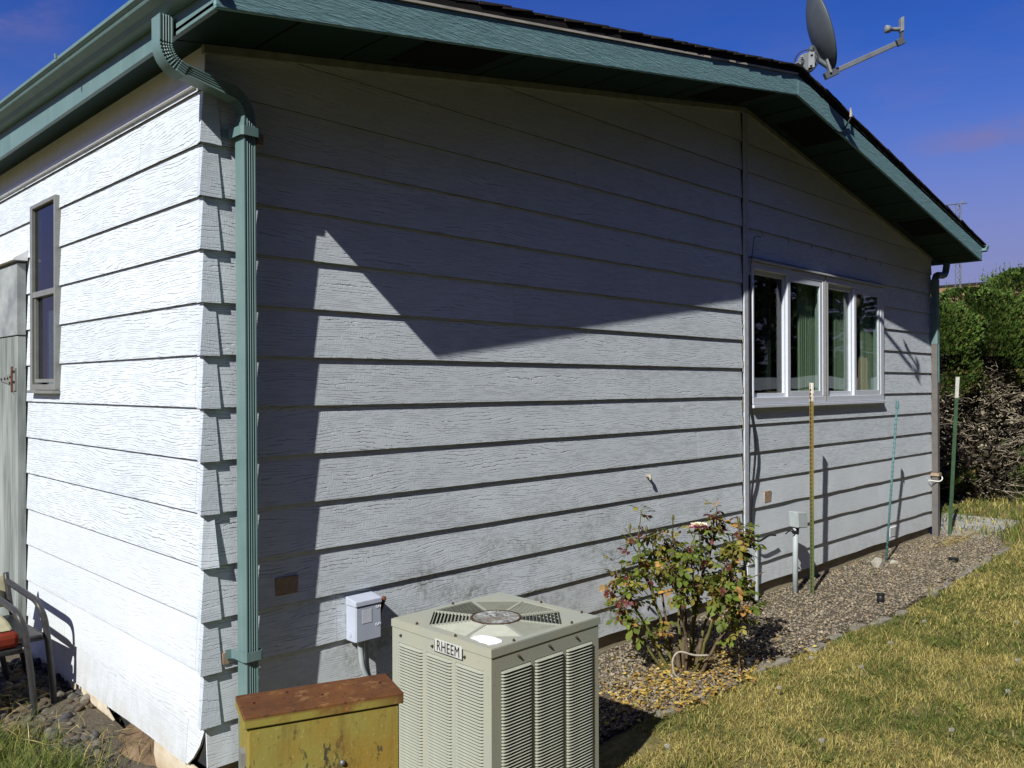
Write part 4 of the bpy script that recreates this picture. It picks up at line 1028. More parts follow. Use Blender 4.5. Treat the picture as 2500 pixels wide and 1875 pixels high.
part('cover', MB().obox((4.565, -.194, -1.138), Vector((.049, -.012, -.005)), Vector((.001, .004, 0)), Vector((-.006, 0, .056))), 'conduit_grey', gb, bevel=.003)
part('fitting', MB().tube([(4.564, -.137, -1.245), (4.566, -.14, -1.195)], [.026, .024], 10), 'black_rubber', gb)
part('hanging_wire', MB().tube(catmull([(4.56, -.14, -1.22), (4.52, -.15, -1.23), (4.48, -.13, -1.215), (4.44, -.12, -1.235)]), .005, 5), 'black_rubber', gb)
cb = part('cable', MB().tube(catmull([(4.118, -.01, .68), (4.118, -.012, .2), (4.118, -.014, -.25), (4.135, -.03, -.42), (4.15, -.035, -.60), (4.135, -.03, -.78), (4.12, -.02, -.95), (4.118, -.02, -1.2), (4.16, -.05, -1.26), (4.30, -.06, -1.235), (4.42, -.05, -1.25)]), .008, 6), 'black_rubber', None, True)
tag(cb, 'thin black cable hanging beside the vertical seam cover', 'cable')
wp = part('drain_pipe', MB().box(4.185, 4.202, -.030, -.012, -1.72, -1.24), 'conduit_grey', None); tag(wp, 'narrow white pipe low on the wall right of rose bush', 'pipe')
sp = thing('sprinkler_pot', (4.74, -.70, -1.70), 'small black plastic cup standing in the gravel bed', 'plastic cup')
def cup(c, r, h, par):
    m = MB(); n_ = 16; m.loft([[(c[0]+rr*math.cos(2*math.pi*k/n_), c[1]+rr*math.sin(2*math.pi*k/n_), c[2]+z) for k in range(n_)] for rr, z in ((r*.8, 0), (r, h), (r*.9, h), (r*.72, h*.3))]); return part('cup', m, 'black_rubber', par, True)
cup((4.74, -.70, -1.71), .028, .075, sp); part('rim', MB().tube([(4.74+.029*math.cos(2*math.pi*k/16), -.70+.029*math.sin(2*math.pi*k/16), -1.637) for k in range(17)], .004, 6, False), 'black_rubber', sp)
sp2 = thing('sprinkler_pot', (6.97, -.62, -1.70), 'low black pot sunk in gravel far down the bed', 'plastic pot')
cup((6.62, -.60, -1.71), .04, .045, sp2); part('rim', MB().tube([(6.62+.041*math.cos(2*math.pi*k/16), -.60+.041*math.sin(2*math.pi*k/16), -1.667) for k in range(17)], .004, 6, False), 'black_rubber', sp2)
sp3 = thing('sprinkler_pot', (2.78, -.74, -1.70), 'black plastic irrigation fitting at the foot of the rose bush', 'irrigation fitting')
cup((2.80, -.74, -1.71), .030, .07, sp3); part('rim', MB().tube([(2.80+.031*math.cos(2*math.pi*k/16), -.74+.031*math.sin(2*math.pi*k/16), -1.645) for k in range(17)], .006, 6, False), 'black_rubber', sp3)

def rock(c, r, seed, mat, name, parent=None, sub=2):
    bm = bmesh.new(); bmesh.ops.create_icosphere(bm, subdivisions=sub, radius=1)
    for v in bm.verts:
        n_ = 1+.35*mnoise.noise((v.co.x*1.5+seed, v.co.y*1.5, v.co.z*1.5)); v.co = Vector((v.co.x*r[0]*n_+c[0], v.co.y*r[1]*n_+c[1], v.co.z*r[2]*n_+c[2]))
    me = bpy.data.meshes.new(name); bm.to_mesh(me); bm.free(); return put(name, me, mat, parent)
tag(rock((5.98, -.19, -1.68), (.10, .05, .055), 3, 'white_rock', 'white_rock'), 'large pale rock beside the foot of teal stake', 'rock')
tag(rock((6.20, -.24, -1.695), (.045, .035, .025), 8, 'white_rock', 'white_rock'), 'small pale rock just right of the teal stake foot', 'rock')

# ------------------------------------------------------------ chairs
def patio_chair(off, label, cush):
    ch = thing('patio_chair', (-.45+off[0], 1.7+off[1], -1.74), label, 'chair', 'stacked patio chairs')
    o = Vector(off)
    for nm, xs_ in (('side_frame', 0.0), ('side_frame', -.56)):
        loop = catmull([(-.205+xs_, 1.37, -1.76), (-.215+xs_, 1.37, -1.60), (-.232+xs_, 1.375, -1.42), (-.245+xs_, 1.385, -1.30), (-.262+xs_, 1.41, -1.235), (-.265+xs_, 1.47, -1.212), (-.262+xs_, 1.60, -1.21), (-.262+xs_, 1.80, -1.205), (-.262+xs_, 1.98, -1.20)], 5)
        part('side_frame', MB().tube([p+o for p in loop], .0155, 10), 'chair_metal', ch, True)
        rear = catmull([(-.15+xs_, 2.02, -1.76), (-.20+xs_, 1.97, -1.55), (-.25+xs_, 1.93, -1.36), (-.262+xs_, 1.96, -1.22), (-.262+xs_, 1.99, -1.16)], 5)
        part('rear_leg', MB().tube([p+o for p in rear], .014, 8), 'chair_metal', ch, True)
    for y, z in ((1.42, -1.395), (1.93, -1.41)): part('cross_rail', MB().tube([Vector((-.235, y, z))+o, Vector((-.80, y, z))+o], .012, 8), 'chair_metal', ch, True)
    part('seat_rail', MB().tube([Vector((-.24, 1.40, -1.385))+o, Vector((-.25, 1.94, -1.40))+o], .012, 8), 'chair_metal', ch, True)
    part('seat_rail', MB().tube([Vector((-.795, 1.40, -1.385))+o, Vector((-.80, 1.94, -1.40))+o], .012, 8), 'chair_metal', ch, True)
    part('seat', MB().box(-.79+o.x, -.25+o.x, 1.41+o.y, 1.93+o.y, -1.392+o.z, -1.374+o.z), 'chair_metal', ch, bevel=.005)
    part('backrest', MB().hexa([Vector(p)+o for p in ((-.79, 1.94, -1.33), (-.27, 1.94, -1.33), (-.27, 1.955, -1.33), (-.79, 1.955, -1.33), (-.79, 1.985, -1.17), (-.27, 1.985, -1.17), (-.27, 2.0, -1.17), (-.79, 2.0, -1.17))]), 'sling_beige', ch)
    if cush:
        part('seat_cushion', MB().box(-.80+o.x, -.262+o.x, 1.40+o.y, 1.92+o.y, -1.372+o.z, -1.30+o.z), 'cushion_red', ch, bevel=.022)
        m = MB().hexa([Vector(p)+o for p in ((-.79, 1.47, -1.297), (-.275, 1.44, -1.297), (-.275, 1.90, -1.297), (-.79, 1.92, -1.297), (-.79, 1.55, -1.26), (-.29, 1.50, -1.255), (-.29, 1.9, -1.22), (-.79, 1.9, -1.22))])
        part('back_cushion', m, 'sling_beige', ch, bevel=.015)
    return ch
patio_chair((0, 0, 0), 'nearer tubular patio chair with red cushion by the white wall', True)
patio_chair((.10, .05, .03), 'dark tubular patio chair stacked behind the red cushioned one', False)

# ------------------------------------------------------------ rose bush
rose = thing('rose_bush', (2.5, -.42, -1.71), 'sparse rose bush with reddish leaves and one pink flower', 'rose bush')
ER, ED = Vector((.707, -.707, 0)), Vector((.707, .707, 0)); RB = Vector((2.52, -.475, -1.71))
def rpt(u, w, h): return RB+ER*(u*.88+.01)+ED*w+Vector((0, 0, h*.875))
canes = [((-.05, .0), [(-.14, .0, .10), (-.22, -.02, .28), (-.36, -.03, .50), (-.40, -.02, .62)], .012, 'cane_green'),
 ((-.04, .02), [(-.10, .03, .20), (-.17, .03, .45), (-.25, .02, .68), (-.28, .0, .86)], .012, 'cane_green'),
 ((-.02, -.02), [(-.13, -.05, .03), (-.26, -.08, .22), (-.36, -.08, .34), (-.42, -.06, .46)], .010, 'cane_green'),
 ((.03, .02), [(.03, .04, .30), (-.02, .05, .60), (-.06, .04, .88)], .012, 'cane_brown'),
 ((.04, .0), [(.06, .0, .25), (.08, .0, .50), (.06, .02, .72)], .011, 'cane_green'),
 ((.05, .03), [(.09, .05, .30), (.15, .08, .58), (.22, .08, .80), (.24, .07, .90)], .012, 'cane_brown'),
 ((.06, -.02), [(.14, -.04, .22), (.24, -.05, .45), (.33, -.03, .70), (.36, -.02, .94)], .011, 'cane_brown'),
 ((.09, -.05), [(.16, -.10, .16), (.26, -.14, .33), (.34, -.13, .38)], .011, 'cane_brown'),
 ((.02, .06), [(.0, .10, .32), (.05, .14, .60), (.12, .16, .84)], .010, 'cane_green'),
 ((.07, .04), [(.18, .10, .28), (.28, .12, .52), (.38, .10, .72), (.41, .08, .80)], .010, 'cane_green'),
 ((-.03, .05), [(-.08, .10, .30), (-.12, .14, .55), (-.15, .14, .74)], .009, 'cane_brown'),
 ((.01, -.05), [(.0, -.10, .25), (-.06, -.14, .50), (-.10, -.14, .66)], .009, 'cane_brown'),
 ((.32, -.10), [(.33, -.10, .20), (.34, -.09, .45), (.36, -.08, .62)], .006, 'cane_brown'),
 ((.05, -.06), [(.14, -.12, .30), (.20, -.14, .52), (.26, -.13, .68)], .009, 'cane_green')]
stubs = [((-.02, -.01), (-.04, -.02, .16), .015), ((.02, -.03), (.03, -.04, .13), .014), ((.07, -.03), (.11, -.05, .22), .014), ((.1, -.02), (.18, -.03, .17), .012), ((.0, .02), (.02, .03, .2), .015), ((.05, -.05), (.13, -.07, .10), .013)]
tips = []
for (u, w), pts, r, mt in canes:
    pl_ = catmull([rpt(u, w, -.03)]+[rpt(*p) for p in pts], 7)
    pl_ = [p+Vector((random.uniform(-.005, .005), random.uniform(-.005, .005), 0)) for p in pl_]
    part('cane', MB().tube(pl_, [r*(1-.62*i/(len(pl_)-1)) for i in range(len(pl_))], 7), mt, rose, True)
    L = len(pl_)
    for i in range(int(L*.5), L):
        tips.append((pl_[i], (pl_[i]-pl_[i-1]).normalized(), i/L))
    for k in range(7):        # side twigs
        i = random.randint(int(L*.5), L-2); d = Vector((random.uniform(-1, 1), random.uniform(-1, 1), random.uniform(.1, 1.1))).normalized(); ln = random.uniform(.06, .15)
        tw = catmull([pl_[i], pl_[i]+d*ln*.5+Vector((0, 0, .01)), pl_[i]+d*ln+Vector((0, 0, .03))], 4)
        part('twig', MB().tube(tw, [.0035]*4+[.003]*4+[.002], 5), mt, rose)
        tips += [(p, d, .9) for p in tw[3:]]*2
for (u, w), e, r in stubs:
    part('cane_stub', MB().tube([rpt(u, w, -.03), rpt((u+e[0])/2, (w+e[1])/2, e[2]/2), rpt(*e)], [r, r*.9, r*.85], 8), 'cane_brown', rose)
def leaf_mesh(L, W, fold, curl):
    out = []
    prof = [0, .62, 1, .8, 0]; n_ = len(prof); m = MB()
    for i, p_ in enumerate(prof):
        a = i/(n_-1); zc = -curl*a*a
        m.v += [(-W*p_*.5, L*a, fold*W*p_*.5+zc), (0, L*a, zc), (W*p_*.5, L*a, fold*W*p_*.5+zc)]
    m.f = [f for i in range(n_-1) for f in ((3*i, 3*i+1, 3*i+4, 3*i+3), (3*i+1, 3*i+2, 3*i+5, 3*i+4))]
    return m
LM = []
for mt in ('rose_green', 'rose_olive', 'rose_red', 'rose_tan'):
    for sz in ((.046, .030, .25, .010), (.038, .026, .45, .016), (.055, .036, .15, .006)):
        me = leaf_mesh(*sz).mesh('leaf', True); me.materials.append(MATS[mt]); LM.append((mt, me))
def leaf_matrix(p, d):
    az = random.uniform(0, 2*math.pi); el = random.uniform(-.9, .5)
    out = (Vector((math.cos(az), math.sin(az), 0))*math.cos(el)+Vector((0, 0, math.sin(el)))).normalized()
    side_ = out.cross(Vector((0, 0, 1))).normalized(); un = side_.cross(out); roll = random.uniform(-.6, .6)
    s2 = side_*math.cos(roll)+un*math.sin(roll); u2 = s2.cross(out)
    return Matrix((s2, out, u2)).transposed().to_4x4(), out
def leaf_kind(h, u):
    r = random.random()
    if h > .74 or u < -.33: w = (.22, .33, .40, .05)
    elif h > .5: w = (.46, .37, .11, .06)
    else: w = (.55, .27, .08, .10)
    k = 0
    while r > w[k]: r -= w[k]; k += 1
    return k
nleaf = 0
extra = MB(); ex_t = []
for _ in range(700):          # compound leaves: a short stalk with three to five leaflets
    p, d, f = random.choice(tips)
    p = p+Vector((random.gauss(0, .016), random.gauss(0, .016), random.gauss(0, .014)))
    M0, out = leaf_matrix(p, d); h = p.z-RB.z; k = leaf_kind(h, (p-RB).dot(ER))
    sd_ = M0.to_3x3() @ Vector((1, 0, 0)); nv_ = M0.to_3x3() @ Vector((0, 0, 1)); base_sc = random.uniform(.65, 1.15)*(.85 if k == 2 else 1)
    for (along, ang2, s3) in ((.062, 0, 1.1), (.042, .95, .95), (.042, -.95, .95), (.020, 1.05, .8), (.020, -1.05, .8))[:random.choice((3, 5, 5))]:
        q = p+out*along*base_sc
        if q.y > -.02: q.y = -.02-random.random()*.03
        o2 = (out*math.cos(ang2)+sd_*math.sin(ang2)+Vector((0, 0, random.uniform(-.35, .1)))).normalized()
        n3 = (nv_+Vector((random.uniform(-.35, .35), random.uniform(-.35, .35), random.uniform(-.2, .2))))
        s2 = o2.cross(n3).normalized(); n3 = s2.cross(o2)
        sc = base_sc*s3*random.uniform(.85, 1.1)
        M_ = Matrix.Translation(q) @ Matrix((s2, o2, n3)).transposed().to_4x4() @ Matrix.Scale(sc, 4)
        if nleaf < 300:
            o = put('leaf', LM[k*3+random.randint(0, 2)][1], None, rose); o.location = q; o.rotation_euler = M_.to_euler(); o.scale = (sc,)*3; nleaf += 1
        else:
            lm = leaf_mesh(.042, .028, .3, .01); c_ = [(.115, .15, .022), (.20, .17, .03), (.10, .024, .02), (.36, .19, .05)][k]; f_ = random.uniform(.6, 1.35)
            extra.add([M_ @ Vector(v) for v in lm.v], lm.f); ex_t += [tuple(q_*f_ for q_ in c_)]*len(lm.v)
me = fast_mesh('small_foliage', extra.v, [i for f in extra.f for i in f], [len(f) for f in extra.f], 'leaf_mix', np.array(ex_t), True)
put('small_foliage', me, None, rose, kind='stuff')
# the flower
fc = rpt(.115, .02, .905); fl = MB()
part('flower_stem', MB().tube([rpt(.14, .05, .72), rpt(.12, .03, .82), fc-Vector((0, 0, .01))], .0035, 6), 'cane_green', rose)
def petal(c, az, rad, L, W, lift):
    m = MB(); o_ = Vector((math.cos(az), math.sin(az), 0)); t_2 = Vector((-o_.y, o_.x, 0)); rows2 = []
    for i in range(5):
        a = i/4; w = W*math.sin(math.pi*(.18+.72*a))
        cpt_ = Vector(c)+o_*(rad+L*a*math.cos(lift*(1-.5*a)))+Vector((0, 0, L*a*math.sin(lift*(1-.6*a))))
        m.v += [cpt_-t_2*w*.5+Vector((0, 0, .006*a)), cpt_-Vector((0, 0, .003)), cpt_+t_2*w*.5+Vector((0, 0, .006*a))]
    m.f = [f for i in range(4) for f in ((3*i, 3*i+1, 3*i+4, 3*i+3), (3*i+1, 3*i+2, 3*i+5, 3*i+4))]
    return m
for k in range(8): part('petal', petal(fc, k*.8, .004, .052, .045, .15), 'petal_pink', rose, True)
for k in range(7): part('petal', petal(fc+Vector((0, 0, .008)), k*.9+.3, .002, .047, .045, .55), 'petal_cream', rose, True)
for k in range(5): part('petal', petal(fc+Vector((0, 0, .012)), k*1.25, .001, .026, .03, 1.1), 'petal_cream', rose, True)
for k in range(5):
    tip, d, f = random.choice([t for t in tips if t[0].z-RB.z > .7]); q = tip+Vector((0, 0, .03))
    part('rose_bud', MB().tube([tip, q, q+Vector((0, 0, .012)), q+Vector((.002, 0, .028)), q+Vector((.002, 0, .038))], [.0025, .004, .009, .006, .001], 7), 'cane_green', rose, True)
lp = catmull([rpt(.13, -.14, .15), rpt(.04, -.15, .155), rpt(-.05, -.15, .175), rpt(-.09, -.15, .13), rpt(-.085, -.15, .05), rpt(-.05, -.15, .01), rpt(.0, -.16, -.0)], 6)
tag(part('rope_loop', MB().tube(lp, [.0055]*len(lp), 7), 'rope', None, True), 'frayed pale rope loop in front of the rose canes', 'rope')

# ------------------------------------------------------------ gravel, cobbles, litter
ico = bmesh.new(); bmesh.ops.create_icosphere(ico, subdivisions=1, radius=1.0); ico.verts.ensure_lookup_table()
IV = np.array([v.co[:] for v in ico.verts]); IF = np.array([[v.index for v in f.verts] for f in ico.faces]); ico.free()
PAL0 = np.array([(.20, .175, .14), (.12, .11, .095), (.26, .225, .17), (.19, .145, .10), (.10, .092, .085), (.32, .28, .22), (.23, .165, .10), (.15, .145, .14)])
PAL = PAL0
def stones(name, pts, size, flat=(.45, .8), mat='stone_mix', pal=PAL):
    n_ = len(pts)
    s_ = size[0]+(size[1]-size[0])*RNG.random(n_)**2.2
    sc = np.stack([s_*RNG.uniform(.8, 1.35, n_), s_*RNG.uniform(.7, 1.1, n_), s_*RNG.uniform(*flat, n_)], 1)
    V = IV[None]*sc[:, None]*RNG.uniform(.82, 1.15, (n_, len(IV), 1))
    a = RNG.uniform(0, 6.28, n_); c_, q_ = np.cos(a), np.sin(a); tl = RNG.uniform(-.5, .5, n_)
    X = V[..., 0]*c_[:, None]-V[..., 1]*q_[:, None]; Y = V[..., 0]*q_[:, None]+V[..., 1]*c_[:, None]; Z = V[..., 2]+V[..., 0]*tl[:, None]
    V = np.stack([X+pts[:, 0:1], Y+pts[:, 1:2], Z+pts[:, 2:3]], -1).reshape(-1, 3)
    F = (IF[None]+(np.arange(n_)*len(IV))[:, None, None]).reshape(-1)
    col = pal[RNG.integers(0, len(pal), n_)]*RNG.uniform(.78, 1.22, (n_, 1)); col = np.repeat(col, len(IV), 0)
    me = fast_mesh(name, V, F, np.full(n_*len(IF), 3), mat, col)
    return tag(put(name, me), kind='stuff')
pts = []
while len(pts) < 22000:
    x = 1.15+random.random()**1.25*7.4; e = bed_edge(x)
    if x > 7.6: e *= max(0.2, 1-(x-7.6)*0.35)
    y = .02+(e-.02)*random.random()
    if x < 1.15 and y < -.45: continue
    pts.append((x, y, gz(x, y)+.010+.014*random.random()))
stones('gravel', np.array(pts), (.0045, .0135), pal=(PAL.mean(0)+.62*(PAL-PAL.mean(0)))*np.array([1.10, 1.05, .95]))
pts = []
for _ in range(1000):
    x = -.62+.66*random.random(); y = .55+1.7*random.random()
    if x < -.38 and random.random() < .7: continue
    if x > -.10 and y < 1.15: continue
    pts.append((x, y, gz(x, y)+.005+.05*sstep(-.35, 0, x)*sstep(.5, 1.2, y)+.018*random.random()))
stones('cobbles', np.array(pts), (.012, .042), (.5, .9), pal=PAL*.48)
# edging stones between gravel and lawn
x = 1.75; i = 0
while x < 7.6:
    w = random.uniform(.10, .17)
    m = MB(); y = bed_edge(x)-.015+random.uniform(-.018, .018)
    bm = bmesh.new(); bmesh.ops.create_cube(bm, size=1); bmesh.ops.subdivide_edges(bm, edges=bm.edges[:], cuts=2, use_grid_fill=True)
    sl_ = (bed_edge(x+w)-bed_edge(x))/w
    for v in bm.verts:
        q = v.co.copy(); k = 1-.12*(abs(q.x)+abs(q.y)+abs(q.z)); n_ = .12*mnoise.noise((q.x*2+x*9, q.y*2, q.z*2))
        X = x+w/2+q.x*w*1.0*(k+.12+n_); v.co = Vector((X, y+q.y*.06*(k+.1+n_)+sl_*(X-x), gz(x, y)-.006+q.z*.05*(k+n_)))
    me = bpy.data.meshes.new('edging_stone'); bm.to_mesh(me); bm.free()
    if random.random() < .8:
        put('edging_stone', me, 'edge_stone', gbed)
    x += w+random.choice((.005, .02, .05, .16)); i += 1
# fallen leaves and straw round the rose and along the bed
def litter(name, n_, place, pal, L=(.015, .04), W=(.35, .6), zr=(.016, .034), kind='stuff'):
    V, F, C_ = [], [], []
    for k in range(n_):
        x, y = place(); z = gz(x, y)+random.uniform(*zr); a = random.uniform(0, 6.28); l_ = random.uniform(*L); w = l_*random.uniform(*W)
        d = Vector((math.cos(a), math.sin(a), random.uniform(-.35, .35))); s2 = Vector((-d.y, d.x, random.uniform(-.5, .5))); c0 = Vector((x, y, z)); b = len(V)
        V += [c0-d*l_/2, c0-s2*w/2+Vector((0, 0, .004)), c0+d*l_/2, c0+s2*w/2+Vector((0, 0, .004))]; F.append((b, b+1, b+2, b+3))
        cc = random.choice(pal); f_ = random.uniform(.7, 1.3); C_ += [tuple(q*f_ for q in cc)]*4
    me = fast_mesh(name, V, [i for f in F for i in f], [4]*len(F), 'leaf_mix', np.array(C_)); return tag(put(name, me), kind=kind)
YEL = [(.50, .32, .05), (.46, .31, .07), (.55, .40, .10), (.40, .24, .05), (.25, .14, .06), (.50, .38, .14)]
litter('fallen_leaves', 1500, lambda: (lambda a, r: (2.42+r*math.cos(a)*.62, -.60+r*math.sin(a)*.24))(random.uniform(0, 6.28), math.sqrt(random.random())*random.choice((1, 1, 1.25))), YEL)
litter('fallen_leaves', 260, lambda: (random.uniform(1.3, 3.6), -.1-random.random()*.75), YEL)
litter('straw', 420, lambda: (random.gauss(7.75, .35), random.gauss(-.28, .05)), [(.42, .33, .13), (.36, .25, .09), (.46, .37, .16)], (.06, .14), (.03, .06), (.02, .04))
litter('straw', 1500, lambda: (random.uniform(1.3, 8), random.uniform(-.8, -.03)), [(.36, .29, .13), (.28, .22, .11), (.3, .27, .14)], (.02, .07), (.05, .12))
litter('straw', 260, lambda: (-.5+.53*random.random(), .5+1.3*random.random()), [(.34, .27, .11), (.28, .2, .08)], (.04, .15), (.02, .05), (.03, .10))

# ------------------------------------------------------------ grass
def blades(name, P, h, w, lean, pal_w, green=0.3, seedoff=0):
    n_ = len(P)
    cl = np.array([mnoise.noise((p[0]*2.1+seedoff, p[1]*2.1, 0.3)) + .6*mnoise.noise((p[0]*6.5, p[1]*6.5+seedoff, 1.7)) for p in P])
    if name == 'lawn_grass':
        keep = (np.array([mnoise.noise((p[0]*3.3, p[1]*3.3, 8.1)) for p in P]) > -.42) | (RNG.random(n_) < .35)
        P, cl = P[keep], cl[keep]; n_ = len(P)
    H = RNG.uniform(h[0], h[1], n_)*np.clip(1+.35*cl, .5, 1.6); Wd = RNG.uniform(w[0], w[1], n_)
    az = RNG.uniform(0, 6.283, n_); ln = RNG.uniform(lean[0], lean[1], n_)*H
    dx, dy = np.cos(az), np.sin(az); fa = az+RNG.uniform(.9, 2.2, n_); sx, sy = np.cos(fa)*Wd, np.sin(fa)*Wd
    B = P
    c0 = B+np.stack([-sx, -sy, -.004+0*sx], 1); c1 = B+np.stack([sx, sy, -.004+0*sx], 1)
    mid = B+np.stack([dx*ln*.35, dy*ln*.35, H*.6], 1)
    m0 = mid+np.stack([-sx*.75, -sy*.75, 0*sx], 1); m1 = mid+np.stack([sx*.75, sy*.75, 0*sx], 1)
    tip = B+np.stack([dx*ln, dy*ln, H*RNG.uniform(.75, 1.05, n_)], 1)
    V = np.stack([c0, c1, m1, m0, tip], 1).reshape(-1, 3)
    b = np.arange(n_)*5
    F = np.concatenate([np.stack([b, b+1, b+2, b+3], 1), np.stack([b+3, b+2, b+4, b+4], 1)], 1)
    fl_ = np.concatenate([F[:, :4], F[:, 4:7]], 1).reshape(-1)
    tot = np.tile([4, 3], n_)
    isg = RNG.random(n_) < np.clip(green+.95*(cl+.05), .04, .95)
    straw = np.array([(.45, .37, .11), (.37, .30, .08), (.55, .47, .18), (.28, .21, .06)]); grn = np.array([(.095, .135, .025), (.065, .10, .02), (.14, .165, .035), (.20, .20, .055)])
    col = np.where(isg[:, None], grn[RNG.integers(0, 4, n_)], straw[RNG.integers(0, 4, n_)])*RNG.uniform(.7, 1.25, (n_, 1))
    col = np.repeat(col, 5, 0)
    return tag(put(name, fast_mesh(name, V, fl_, tot, 'grass_blade', col)), kind='stuff')
def scatter(n_, x0, x1, ya, yb):
    xs_ = RNG.uniform(x0, x1, n_); ys_ = np.array([ya(x)+(yb-ya(x))*r for x, r in zip(xs_, RNG.random(n_))])
    return np.stack([xs_, ys_, np.array([gz(a, b) for a, b in zip(xs_, ys_)])], 1)
edge_ = lambda x: (bed_edge(x)-.02+.03*mnoise.noise((x*7, 2, 2))) if x > 1.7 else -.95
blades('lawn_grass', scatter(115000, .9, 4.2, edge_, -3.0), (.005, .029), (.0008, .0017), (.6, 2.6), None, .36)
blades('lawn_grass', scatter(56000, 4.2, 8.2, edge_, -3.0), (.007, .035), (.0012, .0025), (.6, 2.4), None, .42)
blades('lawn_grass', scatter(13000, 8.2, 13.5, lambda x: .6, -3.4), (.03, .10), (.003, .006), (.3, 1.1), None, .62)
blades('lawn_grass', scatter(14000, -2.5, 8, lambda x: -3.0, -6.5), (.03, .06), (.003, .006), (.4, 1.3), None, .3)
P = scatter(5200, -.75, -.2, lambda x: .45, 1.25); P = P[RNG.random(len(P)) < np.clip((-P[:, 0]-.18)*3.4-(P[:, 1]-.8)*.6, .05, 1)]
P[:, 2] += .012
blades('weed_grass', P, (.05, .13), (.0014, .0028), (.4, 1.2), None, 1.3)
blades('weed_grass', np.concatenate([scatter(700, -.8, -.0, lambda x: .5, 2.2), scatter(60, 1.3, 7.5, lambda x: -.05, -.74)])+np.array([0, 0, .01]), (.03, .12), (.001, .002), (.5, 1.4), None, .4)
blades('weed_grass', scatter(900, 7.9, 10.5, lambda x: -.4, -1.6), (.06, .22), (.002, .004), (.3, .9), None, .8)

cc_ = scatter(150, 1.0, 7.5, edge_, -2.8); Pw = np.repeat(cc_, 16, 0)+RNG.normal(0, .012, (150*16, 3))*np.array([1, 1, 0])
blades('broadleaf_weeds', Pw, (.012, .03), (.003, .0055), (1.2, 3.0), None, 1.5)
cc_ = scatter(70, 1.2, 7.0, edge_, -2.8); Pw = np.repeat(cc_, 14, 0)+RNG.normal(0, .01, (70*14, 3))*np.array([1, 1, 0])
blades('grass_tufts', Pw, (.05, .12), (.0009, .0016), (.3, 1.0), None, .1)
# dandelion heads and seed stalks
def dandelion(x, y, h, lab, puff=True, lean=(0, 0)):
    z = gz(x, y); d = thing('dandelion', (x, y, z), lab, 'dandelion', 'dandelions in the lawn')
    tp2 = Vector((x+lean[0], y+lean[1], z+h))
    part('stem', MB().tube([(x, y, z-.01), (x+lean[0]*.3, y+lean[1]*.3, z+h*.6), tp2], .0016, 5), 'dry_stem', d)
    m = MB(); r = .012 if puff else .006
    for k in range(60):
        a = math.acos(1-2*(k+.5)/60); b = k*2.39996; dr = Vector((math.sin(a)*math.cos(b), math.sin(a)*math.sin(b), math.cos(a)))
        e = dr.orthogonal().normalized()*.0011; f = dr.cross(e); q = tp2+dr*r*random.uniform(.8, 1.15)
        m.add([tp2+e, tp2-e, q-e*.6, q+e*.6], [(0, 1, 2, 3)]); m.add([q-e*2.2, q+f*.8, q+e*2.2, q-f*.8], [(0, 1, 2, 3)])
    part('seed_head', m, 'puff', d)
spots = [(1.18, -1.35, .15, (.02, -.02)), (1.30, -1.22, .17, (.03, .01)), (2.05, -1.5, .06, (.01, 0)), (3.1, -1.25, .07, (0, .01)), (3.3, -1.9, .05, (.01, .01)), (3.85, -1.8, .06, (0, 0)), (3.6, -1.2, .08, (.01, 0)), (2.55, -1.05, .05, (0, 0)), (4.6, -1.6, .08, (.02, 0)), (4.75, -1.75, .09, (0, .01)), (5.2, -1.9, .08, (.01, 0)), (2.6, -1.85, .05, (0, 0)), (4.3, -1.15, .06, (0, 0)), (3.05, -.98, .07, (0, 0))]
for i, (x, y, h, ln) in enumerate(spots):
    if i < 2: lab = ['tall dandelion clock in the shadow beside the condenser', 'slender tall dandelion clock just right of the condenser shadow'][i]
    else: lab = 'short fluffy dandelion seed head in the dry lawn'
    dandelion(x, y, h, lab, True, ln)
for i, (x, y) in enumerate([(8.6, -.75), (9.1, -.62), (9.3, -.95), (8.9, -1.1), (9.6, -.5)]):
    fl_ = thing('wildflower', (x, y, gz(x, y)), 'flat white wildflower head in rough grass near the hedge', 'wildflower', 'white wildflowers by the hedge')
    h = .18+.05*(i % 3); part('stem', MB().tube([(x, y, gz(x, y)-.01), (x+.01, y, gz(x, y)+h)], .003, 5), 'dry_stem', fl_)
    m = MB()
    for k in range(40):
        a = k*2.4; r = .055*math.sqrt(k/40); c0 = Vector((x+.01+r*math.cos(a), y+r*math.sin(a), gz(x, y)+h+.012*random.random()-.1*r)); m.obox(c0, (.007, 0, 0), (0, .007, 0), (0, 0, .002))
    part('flower_head', m, 'flower_white', fl_)

